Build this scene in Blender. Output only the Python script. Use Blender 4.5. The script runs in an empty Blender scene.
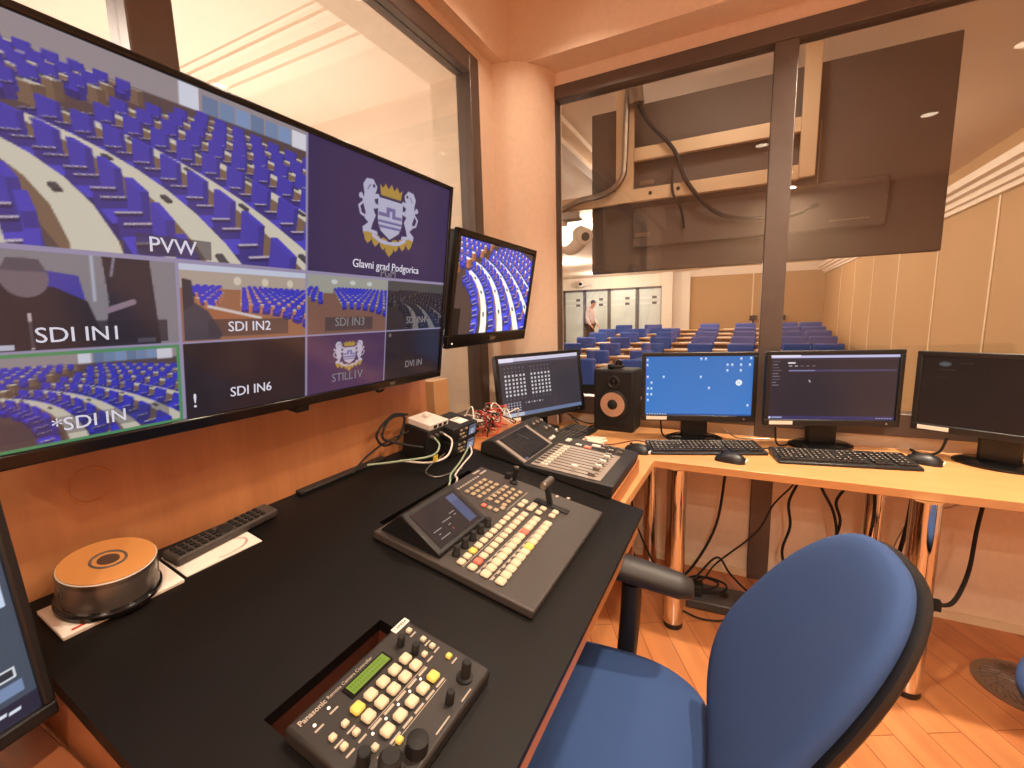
import bpy, bmesh, math, random
import numpy as np
from mathutils import Vector, Matrix
random.seed(4)
PI = math.pi
scene = bpy.context.scene
COL = scene.collection

# ------------------------------------------------------------------ materials
def lin(c):
    return tuple(((x / 255) / 12.92 if x / 255 <= .04045 else ((x / 255 + .055) / 1.055) ** 2.4) for x in c[:3])

def mat(name, rgb, rough=.5, metal=0., noise=0., nscale=20., bump=0., bscale=200., spec=.5, coat=0., emit=None, estr=0., stretch=None):
    m = bpy.data.materials.new(name); m.use_nodes = True
    nt = m.node_tree; b = nt.nodes['Principled BSDF']
    c = lin(rgb)
    b.inputs['Base Color'].default_value = (*c, 1)
    b.inputs['Roughness'].default_value = rough
    b.inputs['Metallic'].default_value = metal
    b.inputs['Specular IOR Level'].default_value = spec
    b.inputs['Coat Weight'].default_value = coat
    b.inputs['Coat Roughness'].default_value = .12
    tc = nt.nodes.new('ShaderNodeTexCoord'); mp = nt.nodes.new('ShaderNodeMapping')
    nt.links.new(tc.outputs['Object'], mp.inputs['Vector'])
    if stretch: mp.inputs['Scale'].default_value = stretch
    n = nt.nodes.new('ShaderNodeTexNoise'); n.inputs['Scale'].default_value = nscale; n.inputs['Detail'].default_value = 4
    nt.links.new(mp.outputs['Vector'], n.inputs['Vector'])
    r = nt.nodes.new('ShaderNodeValToRGB')
    k = noise
    r.color_ramp.elements[0].position = .3; r.color_ramp.elements[1].position = .7
    r.color_ramp.elements[0].color = (*[max(0, x * (1 - k)) for x in c], 1)
    r.color_ramp.elements[1].color = (*[min(1, x * (1 + k)) for x in c], 1)
    nt.links.new(n.outputs['Fac'], r.inputs['Fac']); nt.links.new(r.outputs['Color'], b.inputs['Base Color'])
    if bump:
        n2 = nt.nodes.new('ShaderNodeTexNoise'); n2.inputs['Scale'].default_value = bscale
        nt.links.new(mp.outputs['Vector'], n2.inputs['Vector'])
        bp = nt.nodes.new('ShaderNodeBump'); bp.inputs['Strength'].default_value = bump; bp.inputs['Distance'].default_value = .002
        nt.links.new(n2.outputs['Fac'], bp.inputs['Height']); nt.links.new(bp.outputs['Normal'], b.inputs['Normal'])
    if emit:
        b.inputs['Emission Color'].default_value = (*lin(emit), 1); b.inputs['Emission Strength'].default_value = estr
    return m

def wood(name, a, b_, axis='Y', scale=7., rough=.35, coat=.2):
    st = {'X': (.12, 1, 1), 'Y': (1, .12, 1), 'Z': (1, 1, .12)}[axis]
    m = mat(name, a, rough, nscale=scale * 3, stretch=st, coat=coat)
    nt = m.node_tree
    r = [n for n in nt.nodes if n.type == 'VALTORGB'][0]
    r.color_ramp.elements[0].color = (*lin(a), 1); r.color_ramp.elements[1].color = (*lin(b_), 1)
    n = [n for n in nt.nodes if n.type == 'TEX_NOISE'][0]; n.inputs['Detail'].default_value = 8; n.inputs['Roughness'].default_value = .65
    return m

def parquet(name):
    m = mat(name, (196, 128, 78), .3, coat=.2)
    nt = m.node_tree; b = nt.nodes['Principled BSDF']
    mp = [n for n in nt.nodes if n.type == 'MAPPING'][0]
    br = nt.nodes.new('ShaderNodeTexBrick'); br.offset = .37
    br.inputs['Color1'].default_value = (*lin((200, 134, 84)), 1); br.inputs['Color2'].default_value = (*lin((184, 116, 70)), 1)
    br.inputs['Mortar'].default_value = (*lin((140, 84, 48)), 1)
    br.inputs['Scale'].default_value = 1.; br.inputs['Mortar Size'].default_value = .0018
    br.inputs['Brick Width'].default_value = .9; br.inputs['Row Height'].default_value = .11
    mp2 = nt.nodes.new('ShaderNodeMapping'); mp2.inputs['Rotation'].default_value = (0, 0, math.radians(62))
    nt.links.new(mp.outputs['Vector'], mp2.inputs['Vector']); nt.links.new(mp2.outputs['Vector'], br.inputs['Vector'])
    n = nt.nodes.new('ShaderNodeTexNoise'); n.inputs['Scale'].default_value = 9; n.inputs['Detail'].default_value = 6
    mp3 = nt.nodes.new('ShaderNodeMapping'); mp3.inputs['Scale'].default_value = (.2, 2.2, 1)
    nt.links.new(mp2.outputs['Vector'], mp3.inputs['Vector']); nt.links.new(mp3.outputs['Vector'], n.inputs['Vector'])
    mx = nt.nodes.new('ShaderNodeMix'); mx.data_type = 'RGBA'; mx.blend_type = 'OVERLAY'; mx.inputs[0].default_value = .35
    nt.links.new(br.outputs['Color'], mx.inputs[6]); nt.links.new(n.outputs['Fac'], mx.inputs[7])
    nt.links.new(mx.outputs[2], b.inputs['Base Color'])
    return m

def glass_mat(name, tint=(.97, .95, .93), base=.045, rough=0.):
    m = bpy.data.materials.new(name); m.use_nodes = True
    nt = m.node_tree; nt.nodes.clear()
    o = nt.nodes.new('ShaderNodeOutputMaterial'); mx = nt.nodes.new('ShaderNodeMixShader')
    t = nt.nodes.new('ShaderNodeBsdfTransparent'); t.inputs['Color'].default_value = (*tint, 1)
    g = nt.nodes.new('ShaderNodeBsdfGlossy'); g.inputs['Roughness'].default_value = rough
    lw = nt.nodes.new('ShaderNodeLayerWeight'); lw.inputs['Blend'].default_value = .5
    pw = nt.nodes.new('ShaderNodeMath'); pw.operation = 'POWER'; pw.inputs[1].default_value = 4.5
    ma = nt.nodes.new('ShaderNodeMath'); ma.operation = 'MULTIPLY_ADD'; ma.inputs[1].default_value = .9; ma.inputs[2].default_value = base
    nt.links.new(lw.outputs['Facing'], pw.inputs[0]); nt.links.new(pw.outputs[0], ma.inputs[0])
    nt.links.new(ma.outputs[0], mx.inputs[0]); nt.links.new(t.outputs[0], mx.inputs[1]); nt.links.new(g.outputs[0], mx.inputs[2])
    nt.links.new(mx.outputs[0], o.inputs['Surface'])
    return m

def screen_mat(name, strength=1., rough=.25):
    m = bpy.data.materials.new(name); m.use_nodes = True
    nt = m.node_tree; b = nt.nodes['Principled BSDF']
    b.inputs['Base Color'].default_value = (.008, .008, .009, 1); b.inputs['Roughness'].default_value = rough
    a = nt.nodes.new('ShaderNodeAttribute'); a.attribute_name = 'picture'
    nt.links.new(a.outputs['Color'], b.inputs['Emission Color']); b.inputs['Emission Strength'].default_value = strength
    return m

M = dict(
    wall=mat('booth_plaster', (228, 202, 178), .75, noise=.03, nscale=40, bump=.25, bscale=160),
    ceil=mat('ceiling_paint', (232, 210, 188), .8, noise=.02),
    hallceil=mat('hall_ceiling_paint', (236, 218, 200), .8, noise=.02, nscale=3),
    cornice=mat('cornice_plaster', (240, 224, 206), .6),
    reveal=mat('reveal_plaster', (232, 214, 190), .3, noise=.04, nscale=12, bump=.9, bscale=45),
    frame=mat('bronze_frame', (98, 86, 80), .38, metal=.35, noise=.05),
    lower=mat('beige_laminate', (232, 212, 188), .22, noise=.03, nscale=60, coat=.3),
    panelwood=wood('panel_wood', (172, 112, 70), (192, 130, 84), 'Z', 6),
    palewood=wood('pale_wood', (196, 152, 102), (210, 166, 116), 'Y', 5),
    deskwood=wood('desk_wood', (206, 148, 94), (218, 162, 106), 'X', 5, .3, .3),
    deskedge=wood('desk_edge_wood', (176, 112, 62), (190, 124, 72), 'X', 5, .4, .1),
    darkwood=wood('brown_wood', (136, 80, 48), (152, 92, 56), 'X', 5, .35, .3),
    redwood=mat('dark_red_wood', (92, 44, 28), .5, noise=.2, nscale=9),
    floor=parquet('parquet'),
    hallfloor=mat('hall_carpet', (120, 96, 78), .9, noise=.1),
    black=mat('black_laminate', (13, 10, 9), .5, noise=.08, nscale=60, bump=.1, bscale=400, spec=.25),
    blackplastic=mat('black_plastic', (26, 25, 26), .42, noise=.05),
    gloss=mat('gloss_black', (16, 15, 16), .16),
    rubber=mat('soft_black', (20, 19, 19), .7, bump=.2),
    devgrey=mat('device_grey', (66, 60, 57), .5, noise=.06, nscale=200, bump=.15, bscale=700),
    devdark=mat('device_dark', (42, 38, 36), .48, noise=.06, nscale=200, bump=.15, bscale=700),
    mixpanel=mat('mixer_panel', (146, 134, 124), .45, noise=.04),
    mixbody=mat('mixer_body', (38, 36, 36), .5),
    chrome=mat('chrome', (225, 222, 218), .08, metal=1.),
    steel=mat('brushed_steel', (150, 142, 134), .35, metal=.9),
    blue=mat('blue_fabric', (46, 74, 124), .85, noise=.10, nscale=900, bump=.5, bscale=1100),
    hallblue=mat('hall_chair_blue', (44, 74, 158), .7, noise=.08, nscale=200),
    halldesk=wood('hall_desk_wood', (206, 160, 112), (214, 170, 122), 'X', 3),
    tan=mat('tan_wall_fabric', (190, 154, 110), .8, noise=.04, nscale=120),
    tanseam=mat('panel_seam', (232, 212, 180), .6),
    white=mat('white_plaster', (238, 228, 214), .6),
    paper=mat('white_paper', (240, 232, 220), .7, noise=.02),
    pink=mat('pink_print', (222, 188, 180), .7),
    whiteplastic=mat('white_plastic', (222, 214, 204), .4),
    cream=mat('cream_plastic', (226, 216, 196), .45, emit=(255, 235, 200), estr=.12),
    button=mat('button_lit', (206, 188, 160), .4, emit=(255, 226, 180), estr=.10),
    buttonsmall=mat('button_dim', (170, 150, 122), .45, emit=(255, 220, 170), estr=.05),
    buttonyellow=mat('button_yellow', (216, 180, 90), .4, emit=(255, 214, 90), estr=.3),
    buttonred=mat('button_red', (216, 110, 90), .4, emit=(255, 90, 70), estr=.3),
    print=mat('panel_print', (176, 164, 150), .6),
    lcd=mat('green_lcd', (110, 150, 30), .3, emit=(150, 200, 40), estr=.45),
    led=mat('led_white', (250, 240, 220), .4, emit=(255, 245, 220), estr=1.),
    red=mat('red_plastic', (190, 60, 48), .45), yellow=mat('yellow_plastic', (228, 206, 60), .5),
    green=mat('grey_green_plastic', (150, 168, 140), .5),
    cone=mat('copper_cone', (206, 168, 140), .4, metal=.3),
    disc=mat('orange_disc', (222, 158, 92), .3, metal=.2, coat=.4),
    discs=mat('disc_edges', (118, 112, 108), .25, metal=.4),
    cover=glass_mat('clear_cover', (.92, .90, .88), .16, .3),
    pane=glass_mat('window_glass', (.97, .955, .94), .05),
    frost=mat('frosted_glass', (196, 206, 202), .35, noise=.06, nscale=2, emit=(196, 208, 206), estr=.12),  # faint emission stands in for light coming through from behind
    frostband=mat('frosted_band', (226, 232, 230), .4),
    greyframe=mat('grey_door_frame', (92, 90, 88), .5),
    lamp=mat('lamp_glow', (255, 240, 220), .5, emit=(255, 232, 200), estr=9.),
    halllamp=mat('hall_lamp_glow', (255, 246, 232), .5, emit=(255, 240, 218), estr=5.),
    ring=mat('lamp_ring', (220, 210, 198), .4),
    display=mat('display_back', (98, 90, 86), .65, spec=.2, noise=.08, nscale=3),
    mount=mat('mount_paint', (206, 182, 150), .5),
    skin=mat('skin', (206, 150, 120), .6), hair=mat('dark_hair', (40, 30, 26), .7),
    shirt=mat('white_shirt', (226, 214, 216), .8), trousers=mat('brown_trousers', (74, 52, 42), .8), shoe=mat('dark_shoe', (30, 26, 24), .5),
    caption=mat('caption_white', (20, 20, 20), .5, emit=(226, 222, 236), estr=.85),
    captiondim=mat('caption_dim', (20, 20, 20), .5, emit=(150, 145, 150), estr=.6),
    logo=mat('maker_logo', (150, 140, 130), .4, metal=.5),
    ventgrey=mat('vent_grey', (118, 104, 94), .45, metal=.3), dark=mat('dark_gap', (14, 12, 11), .8),
    strip=mat('power_strip_grey', (66, 64, 64), .4),
    ringmark=mat('pale_ring_mark', (188, 122, 76), .5),
)
SCR = screen_mat('lit_screen', 1.)
SCRDIM = screen_mat('lit_screen_glossy', .85, .12)

# ------------------------------------------------------------------ objects
def tag(o, label=None, cat=None, group=None, kind=None):
    if label: o['label'] = label
    if cat: o['category'] = cat
    if group: o['group'] = group
    if kind: o['kind'] = kind
    return o

def thing(name, label, cat, loc=(0, 0, 0), rz=0., group=None, axes=None):
    o = bpy.data.objects.new(name, None); COL.objects.link(o); o.empty_display_size = .05
    if axes:
        x = Vector(axes[0]).normalized(); y = Vector(axes[1]); y = (y - x * y.dot(x)).normalized(); z = x.cross(y)
        o.matrix_world = Matrix.Translation(loc) @ Matrix((x, y, z)).transposed().to_4x4()
    else:
        o.location = loc; o.rotation_euler = (0, 0, rz)
    return tag(o, label, cat, group)

class MB:
    def __init__(s): s.v = []; s.f = []
    def add(s, vs, fs):
        n = len(s.v); s.v += [tuple(v) for v in vs]; s.f += [tuple(i + n for i in f) for f in fs]; return s
    def box(s, c, d, rot=None):
        x, y, z = [k / 2 for k in d]
        vs = [Vector(p) for p in ((-x, -y, -z), (x, -y, -z), (x, y, -z), (-x, y, -z), (-x, -y, z), (x, -y, z), (x, y, z), (-x, y, z))]
        if rot is not None: vs = [rot @ p for p in vs]
        return s.add([p + Vector(c) for p in vs], [(3, 2, 1, 0), (4, 5, 6, 7), (0, 1, 5, 4), (1, 2, 6, 5), (2, 3, 7, 6), (3, 0, 4, 7)])
    def bb(s, x0, x1, y0, y1, z0, z1): return s.box(((x0 + x1) / 2, (y0 + y1) / 2, (z0 + z1) / 2), (x1 - x0, y1 - y0, z1 - z0))
    def loft(s, rings, closed=False, caps=True):
        n = len(rings[0]); vs = [p for r in rings for p in r]; fs = []
        m = len(rings)
        for i in range(m if closed else m - 1):
            a = i * n; b = ((i + 1) % m) * n
            for j in range(n):
                k = (j + 1) % n; fs.append((a + j, a + k, b + k, b + j))
        if caps and not closed:
            fs.append(tuple(range(n))[::-1]); fs.append(tuple((m - 1) * n + j for j in range(n)))
        return s.add(vs, fs)
    def cyl(s, p0, p1, r0, r1=None, n=20):
        r1 = r0 if r1 is None else r1
        p0, p1 = Vector(p0), Vector(p1); d = (p1 - p0).normalized()
        a = d.orthogonal().normalized(); b = d.cross(a)
        R = lambda p, r: [p + (a * math.cos(2 * PI * j / n) + b * math.sin(2 * PI * j / n)) * r for j in range(n)]
        return s.loft([R(p0, r0), R(p1, r1)])
    def lathe(s, prof, o=(0, 0, 0), axis='Z', n=32, caps=True):
        o = Vector(o); rings = []
        for r, h in prof:
            ring = []
            for j in range(n):
                c, q = math.cos(2 * PI * j / n) * r, math.sin(2 * PI * j / n) * r
                ring.append(o + Vector({'Z': (c, q, h), 'Y': (q, h, c), 'X': (h, c, q)}[axis]))
            rings.append(ring)
        return s.loft(rings, caps=caps)
    def torus(s, o, R, r, axis='Z', n=36, m=10):
        prof = [(R + r * math.cos(2 * PI * k / m), r * math.sin(2 * PI * k / m)) for k in range(m)]
        o = Vector(o); rings = []
        for rr, h in prof:
            rings.append([o + Vector({'Z': (math.cos(2 * PI * j / n) * rr, math.sin(2 * PI * j / n) * rr, h), 'Y': (math.sin(2 * PI * j / n) * rr, h, math.cos(2 * PI * j / n) * rr), 'X': (h, math.cos(2 * PI * j / n) * rr, math.sin(2 * PI * j / n) * rr)}[axis]) for j in range(n)])
        return s.loft(rings, closed=True)
    def prism(s, poly, axis, a, b):
        def P(u, v, w): return {'Z': (u, v, w), 'Y': (u, w, v), 'X': (w, u, v)}[axis]
        return s.loft([[P(u, v, a) for u, v in poly], [P(u, v, b) for u, v in poly]])
    def tube(s, pts, r, n=8, sub=6):
        pts = [Vector(p) for p in pts]
        if sub > 1 and len(pts) > 2:
            P = [pts[0] * 2 - pts[1]] + pts + [pts[-1] * 2 - pts[-2]]; out = []
            for i in range(1, len(P) - 2):
                for k in range(sub):
                    t = k / sub; a, b, c, d = P[i - 1:i + 3]
                    out.append(.5 * ((2 * b) + (c - a) * t + (2 * a - 5 * b + 4 * c - d) * t * t + (3 * b - a - 3 * c + d) * t ** 3))
            pts = out + [pts[-1]]
        rings = []; up = None
        for i, p in enumerate(pts):
            d = (pts[min(i + 1, len(pts) - 1)] - pts[max(i - 1, 0)])
            d = d.normalized() if d.length > 1e-9 else Vector((0, 0, 1))
            if up is None: up = d.orthogonal().normalized()
            up = (up - d * up.dot(d)); up = up.normalized() if up.length > 1e-6 else d.orthogonal().normalized()
            b = d.cross(up)
            rings.append([p + (up * math.cos(2 * PI * j / n) + b * math.sin(2 * PI * j / n)) * r for j in range(n)])
        return s.loft(rings)
    def xf(s, m4): s.v = [tuple(m4 @ Vector(p)) for p in s.v]; return s
    def build(s, name, m, parent=None, bevel=0., seg=2, angle=35, sub=0):
        me = bpy.data.meshes.new(name); me.from_pydata(s.v, [], s.f); me.validate()
        bm = bmesh.new(); bm.from_mesh(me); bmesh.ops.recalc_face_normals(bm, faces=bm.faces); bm.to_mesh(me); bm.free()
        me.polygons.foreach_set('use_smooth', [True] * len(me.polygons)); me.set_sharp_from_angle(angle=math.radians(angle))
        o = bpy.data.objects.new(name, me); COL.objects.link(o)
        for mm in (m if isinstance(m, (list, tuple)) else [m]): me.materials.append(mm)
        if parent: o.parent = parent
        if bevel:
            b = o.modifiers.new('bevel', 'BEVEL'); b.width = bevel; b.segments = seg; b.limit_method = 'ANGLE'; b.angle_limit = math.radians(40); b.use_clamp_overlap = True
        if sub:
            u = o.modifiers.new('sub', 'SUBSURF'); u.levels = u.render_levels = sub
        return o

def struct(name, mb, m, bevel=0.):
    o = mb.build(name, m, bevel=bevel); o['kind'] = 'structure'; return o

def children(o): return [c for c in bpy.data.objects if c.parent == o]
def copy_tree(o, parent=None):
    c = o.copy(); COL.objects.link(c)
    if parent: c.parent = parent
    for ch in children(o): copy_tree(ch, c)
    return c

def text(name, s, size, m, parent, o, u=(1, 0, 0), v=(0, 1, 0), align='CENTER', depth=.0004, bold=0.):
    cu = bpy.data.curves.new(name, 'FONT'); cu.body = s; cu.size = size; cu.align_x = align; cu.align_y = 'CENTER'; cu.offset = bold; cu.extrude = depth
    cu.resolution_u = 3
    t = bpy.data.objects.new('t', cu)
    me = bpy.data.meshes.new_from_object(t); bpy.data.objects.remove(t)
    u = Vector(u).normalized(); v = Vector(v).normalized(); w = u.cross(v)
    me.transform(Matrix.Translation(o) @ Matrix((u, v, w)).transposed().to_4x4())
    me.name = name; me.materials.clear(); me.materials.append(m)
    ob = bpy.data.objects.new(name, me); COL.objects.link(ob)
    if parent: ob.parent = parent
    return ob

# ------------------------------------------------------------------ pictures shown on screens
class Canvas:
    def __init__(s, w, h, bg=(0, 0, 0)):
        s.w, s.h = w, h; s.a = np.zeros((h, w, 3)); s.a[:] = bg; s.clip = (0, 0, w, h)
    def poly(s, pts, c, alpha=1.):
        p = np.array(pts, float)
        x0 = int(max(s.clip[0], math.floor(p[:, 0].min()))); x1 = int(min(s.clip[2], math.ceil(p[:, 0].max()) + 1))
        y0 = int(max(s.clip[1], math.floor(p[:, 1].min()))); y1 = int(min(s.clip[3], math.ceil(p[:, 1].max()) + 1))
        if x1 <= x0 or y1 <= y0: return
        X, Y = np.meshgrid(np.arange(x0, x1) + .5, np.arange(y0, y1) + .5); ins = np.zeros(X.shape, bool)
        for i in range(len(p)):
            ax, ay = p[i]; bx, by = p[i - 1]
            if ay == by: continue
            ins ^= ((ay > Y) != (by > Y)) & (X < (bx - ax) * (Y - ay) / (by - ay) + ax)
        r = s.a[y0:y1, x0:x1]; r[ins] = r[ins] * (1 - alpha) + np.array(c) * alpha
    def rect(s, x0, y0, x1, y1, c, alpha=1.): s.poly([(x0, y0), (x1, y0), (x1, y1), (x0, y1)], c, alpha)
    def disc(s, x, y, r, c, ry=None): s.poly([(x + r * math.cos(t), y + (ry or r) * math.sin(t)) for t in np.linspace(0, 2 * PI, 20, endpoint=False)], c)
    def line(s, pts, w, c):
        for (ax, ay), (bx, by) in zip(pts, pts[1:]):
            d = math.hypot(bx - ax, by - ay) or 1; nx, ny = -(by - ay) / d * w / 2, (bx - ax) / d * w / 2
            s.poly([(ax + nx, ay + ny), (bx + nx, by + ny), (bx - nx, by - ny), (ax - nx, ay - ny)], c); s.disc(bx, by, w / 2, c)
    def half(s):
        s.a = (s.a[0::2, 0::2] + s.a[1::2, 0::2] + s.a[0::2, 1::2] + s.a[1::2, 1::2]) / 4; s.w //= 2; s.h //= 2; return s
    def mesh(s, name, m, parent, o, u, v):
        """flat picture from lower-left corner o, spanning u (right) and v (up)"""
        W, H = s.w, s.h
        I, J = np.meshgrid(np.linspace(0, 1, W), np.linspace(1, 0, H))
        o, u, v = map(np.array, (o, u, v))
        co = o + I[..., None] * u + J[..., None] * v
        idx = np.arange(W * H).reshape(H, W)
        q = np.stack([idx[1:, :-1], idx[1:, 1:], idx[:-1, 1:], idx[:-1, :-1]], -1).reshape(-1, 4)
        me = bpy.data.meshes.new(name); me.vertices.add(W * H); me.vertices.foreach_set('co', co.reshape(-1).astype('f'))
        me.loops.add(q.size); me.loops.foreach_set('vertex_index', q.reshape(-1).astype('i'))
        me.polygons.add(len(q)); me.polygons.foreach_set('loop_start', np.arange(0, q.size, 4, dtype='i'))
        me.update(calc_edges=True)
        c = np.clip(s.a, 0, 255) / 255; c = np.where(c <= .04045, c / 12.92, ((c + .055) / 1.055) ** 2.4)
        at = me.color_attributes.new('picture', 'FLOAT_COLOR', 'POINT')
        at.data.foreach_set('color', np.concatenate([c, np.ones((H, W, 1))], -1).reshape(-1).astype('f'))
        me.materials.append(m); ob = bpy.data.objects.new(name, me); COL.objects.link(ob)
        if parent: ob.parent = parent
        return ob

def auditorium(cv, rect, cam, look, fov, rows=8, r0=4., pitch=1.2, rise=.13, a0=-40, a1=95, blue=(44, 46, 196), cream=(214, 208, 182), wall=(150, 140, 138), floor=(74, 58, 54), brown=(126, 98, 70), glassx=None, gain=1., step=.9, aisle=6.2, orange=False):
    """curved rows of chairs and desks seen by a camera, painted back to front"""
    x0, y0, x1, y1 = rect; keep = cv.clip; cv.clip = rect
    W, H = x1 - x0, y1 - y0
    cam = np.array(cam, float); f = np.array(look, float) - cam; f /= np.linalg.norm(f)
    rt = np.cross(f, (0, 0, 1)); rt /= np.linalg.norm(rt); up = np.cross(rt, f); k = W / 2 / math.tan(math.radians(fov) / 2)
    def pr(P):
        d = np.array(P, float) - cam; z = d @ f
        return None if z < .25 else (x0 + W / 2 + k * (d @ rt) / z, y0 + H / 2 - k * (d @ up) / z)
    G = lambda c, s=1.: tuple(min(255, x * s * gain) for x in c)
    hor = y0 + H / 2 + k * math.tan(math.asin(f[2]))
    cv.rect(x0, y0, x1, y1, G(floor))
    ytop = pr((cam[0], r0 + pitch * rows + 2, rows * rise + .3)); yb = ytop[1] if ytop else hor
    cv.rect(x0, y0, x1, yb, G(wall))
    if glassx:
        for i in range(6):
            gx = x0 + W * (glassx + i * .055); cv.rect(gx, y0 + (yb - y0) * .25, gx + W * .05, yb, G((120, 150, 190), .8 + .1 * (i % 3)))
        cv.rect(x0 + W * (glassx - .07), y0 + (yb - y0) * .05, x0 + W * (glassx - .01), yb, G((220, 225, 235)))
        cv.rect(x0 + W * (glassx + .33), y0 + (yb - y0) * .2, x0 + W * (glassx + .42), yb + 2, G((226, 226, 232)))
    F = []
    def quad(P, c): F.append((np.linalg.norm(np.mean(P, 0) - cam), P, c))
    def sector(ra, rb, t0, t1, za, zb, ct, cs):
        A = lambda r, t, z: (r * math.cos(t), r * math.sin(t), z)
        quad([A(ra, t0, zb), A(rb, t0, zb), A(rb, t1, zb), A(ra, t1, zb)], ct)
        quad([A(ra, t0, za), A(ra, t0, zb), A(ra, t1, zb), A(ra, t1, za)], cs)
        quad([A(ra, t0, za), A(rb, t0, za), A(rb, t0, zb), A(ra, t0, zb)], tuple(.8 * q for q in cs))
    for i in range(rows):
        r = r0 + pitch * i; z = rise * i
        dt = step / r; n = int(math.radians(a1 - a0) / dt)
        for j in range(n):
            t = math.radians(a0) + (j + .5) * dt
            hall = aisle and aisle < j * dt * r0 < aisle + 1.1
            if hall: continue
            if True:
                sector(r + .46, r + .92, t - dt / 2, t + dt / 2, z + .1, z + .72, G(cream), G(brown, .9) if not orange else G((190, 110, 60)))
            w = .27 / r
            sector(r + .14, r + .26, t - w, t + w, z + .42, z + .98, G(blue, 1.05), G(blue, .95))
            sector(r - .26, r + .2, t - w * .9, t + w * .9, z + .2, z + .47, G(blue, 1.1), G(blue, .62))
            for sgn in (-1, 1):
                sector(r - .22, r + .14, t + sgn * w - .03 / r, t + sgn * w + .03 / r, z + .60, z + .65, G((190, 180, 190)), G(blue, .5))
                quad([(rr * math.cos(t + sgn * w), rr * math.sin(t + sgn * w), zz) for rr, zz in ((r - .2, z + .2), (r + .14, z + .2), (r + .14, z + .6), (r - .2, z + .6))], G(blue, .7))
            if j % 2: sector(r + .6, r + .7, t - .1 / r, t + .12 / r, z + .73, z + .78, G((60, 60, 62)), G((50, 50, 52)))
    for d, P, c in sorted(F, key=lambda q: -q[0]):
        q = [pr(p) for p in P]
        if None in q: continue
        cv.poly(q, c)
    cv.clip = keep

def emblem(cv, cx, cy, s, w=1., gold=(176, 140, 48), silver=(186, 186, 208), bar=(104, 98, 150)):
    P = lambda pts: [(cx + x * s * w, cy + y * s) for x, y in pts]
    for q in (-1, 1):
        m = lambda pts: P([(q * x, y) for x, y in pts])
        cv.line(m([(.50, .10), (.66, .04), (.70, -.12), (.60, -.24), (.66, -.38)]), s * .055, silver)
        cv.disc(cx + q * .67 * s * w, cy - .34 * s, s * .06, silver)
        cv.poly(m([(.33, -.62), (.42, -.76), (.56, -.74), (.63, -.6), (.60, -.42), (.62, -.2), (.56, 0), (.58, .12), (.50, .2), (.62, .32), (.60, .46), (.46, .5), (.36, .42), (.28, .46), (.30, .36), (.44, .34), (.40, .18), (.34, .02), (.40, -.12), (.30, -.16), (.27, -.22), (.36, -.26), (.38, -.34), (.26, -.40), (.29, -.48), (.37, -.46), (.34, -.54)]), silver)
        cv.disc(cx + q * .40 * s * w, cy - .62 * s, s * .04, (60, 50, 90)); cv.line(m([(.47, -.64), (.53, -.52)]), s * .03, (110, 104, 150))
        for a in (.15, .33, .5):
            cv.poly(m([(a - .1, .55 - a * .25), (a, .5 - a * .2), (a + .1, .58 - a * .3), (a + .06, .74 - a * .3), (a, .82 - a * .3), (a - .08, .72 - a * .3)]), gold)
        cv.line(m([(0, .60), (.22, .56), (.38, .46)]), s * .09, silver)
    cv.poly(P([(-.08, .62), (.08, .62), (.1, .78), (0, .92), (-.1, .78)]), gold)
    cv.poly(P([(-.30, -.42), (.30, -.42), (.29, .12), (.22, .32), (0, .5), (-.22, .32), (-.29, .12)]), silver)
    cv.poly(P([(-.28, -.02), (-.28, -.1), (-.10, -.1), (-.10, -.24), (.12, -.24), (.12, -.08), (.28, -.08), (.28, 0), (.04, 0), (.04, -.16), (-.02, -.16), (-.02, -.02)]), bar)
    cv.rect(cx - .29 * s * w, cy + .07 * s, cx + .29 * s * w, cy + .13 * s, bar); cv.rect(cx - .27 * s * w, cy + .19 * s, cx + .27 * s * w, cy + .25 * s, bar)
    cv.poly(P([(-.24, -.48), (-.27, -.72), (-.2, -.64), (-.14, -.76), (-.07, -.65), (0, -.78), (.07, -.65), (.14, -.76), (.2, -.64), (.27, -.72), (.24, -.48)]), gold)

# ------------------------------------------------------------------ camera (solved from the photograph's vanishing points)
F_PX, YAW, PITCH, ROLL, HC = 448.6, -.47384, .1490, .02811, 1.36
ca, sa, cb, sb, cc, sc_ = math.cos(YAW), math.sin(YAW), math.cos(PITCH), math.sin(PITCH), math.cos(ROLL), math.sin(ROLL)
fwd = Vector((sa * cb, ca * cb, -sb)); rgt = Vector((ca, -sa, 0)); dwn = fwd.cross(rgt)
dwn = Vector((fwd.y * rgt.z - fwd.z * rgt.y, fwd.z * rgt.x - fwd.x * rgt.z, fwd.x * rgt.y - fwd.y * rgt.x)) * 1
if dwn.z > 0: dwn = -dwn
r2 = cc * rgt + sc_ * dwn; d2 = -sc_ * rgt + cc * dwn
cd = bpy.data.cameras.new('camera'); cam = bpy.data.objects.new('camera', cd); COL.objects.link(cam)
cam.matrix_world = Matrix.Translation((0, 0, HC)) @ Matrix((r2, -d2, -fwd)).transposed().to_4x4()
cd.sensor_fit = 'HORIZONTAL'; cd.sensor_width = 36.; cd.lens = 36 * F_PX / 1024; cd.clip_start = .03; cd.clip_end = 100
scene.camera = cam
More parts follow.
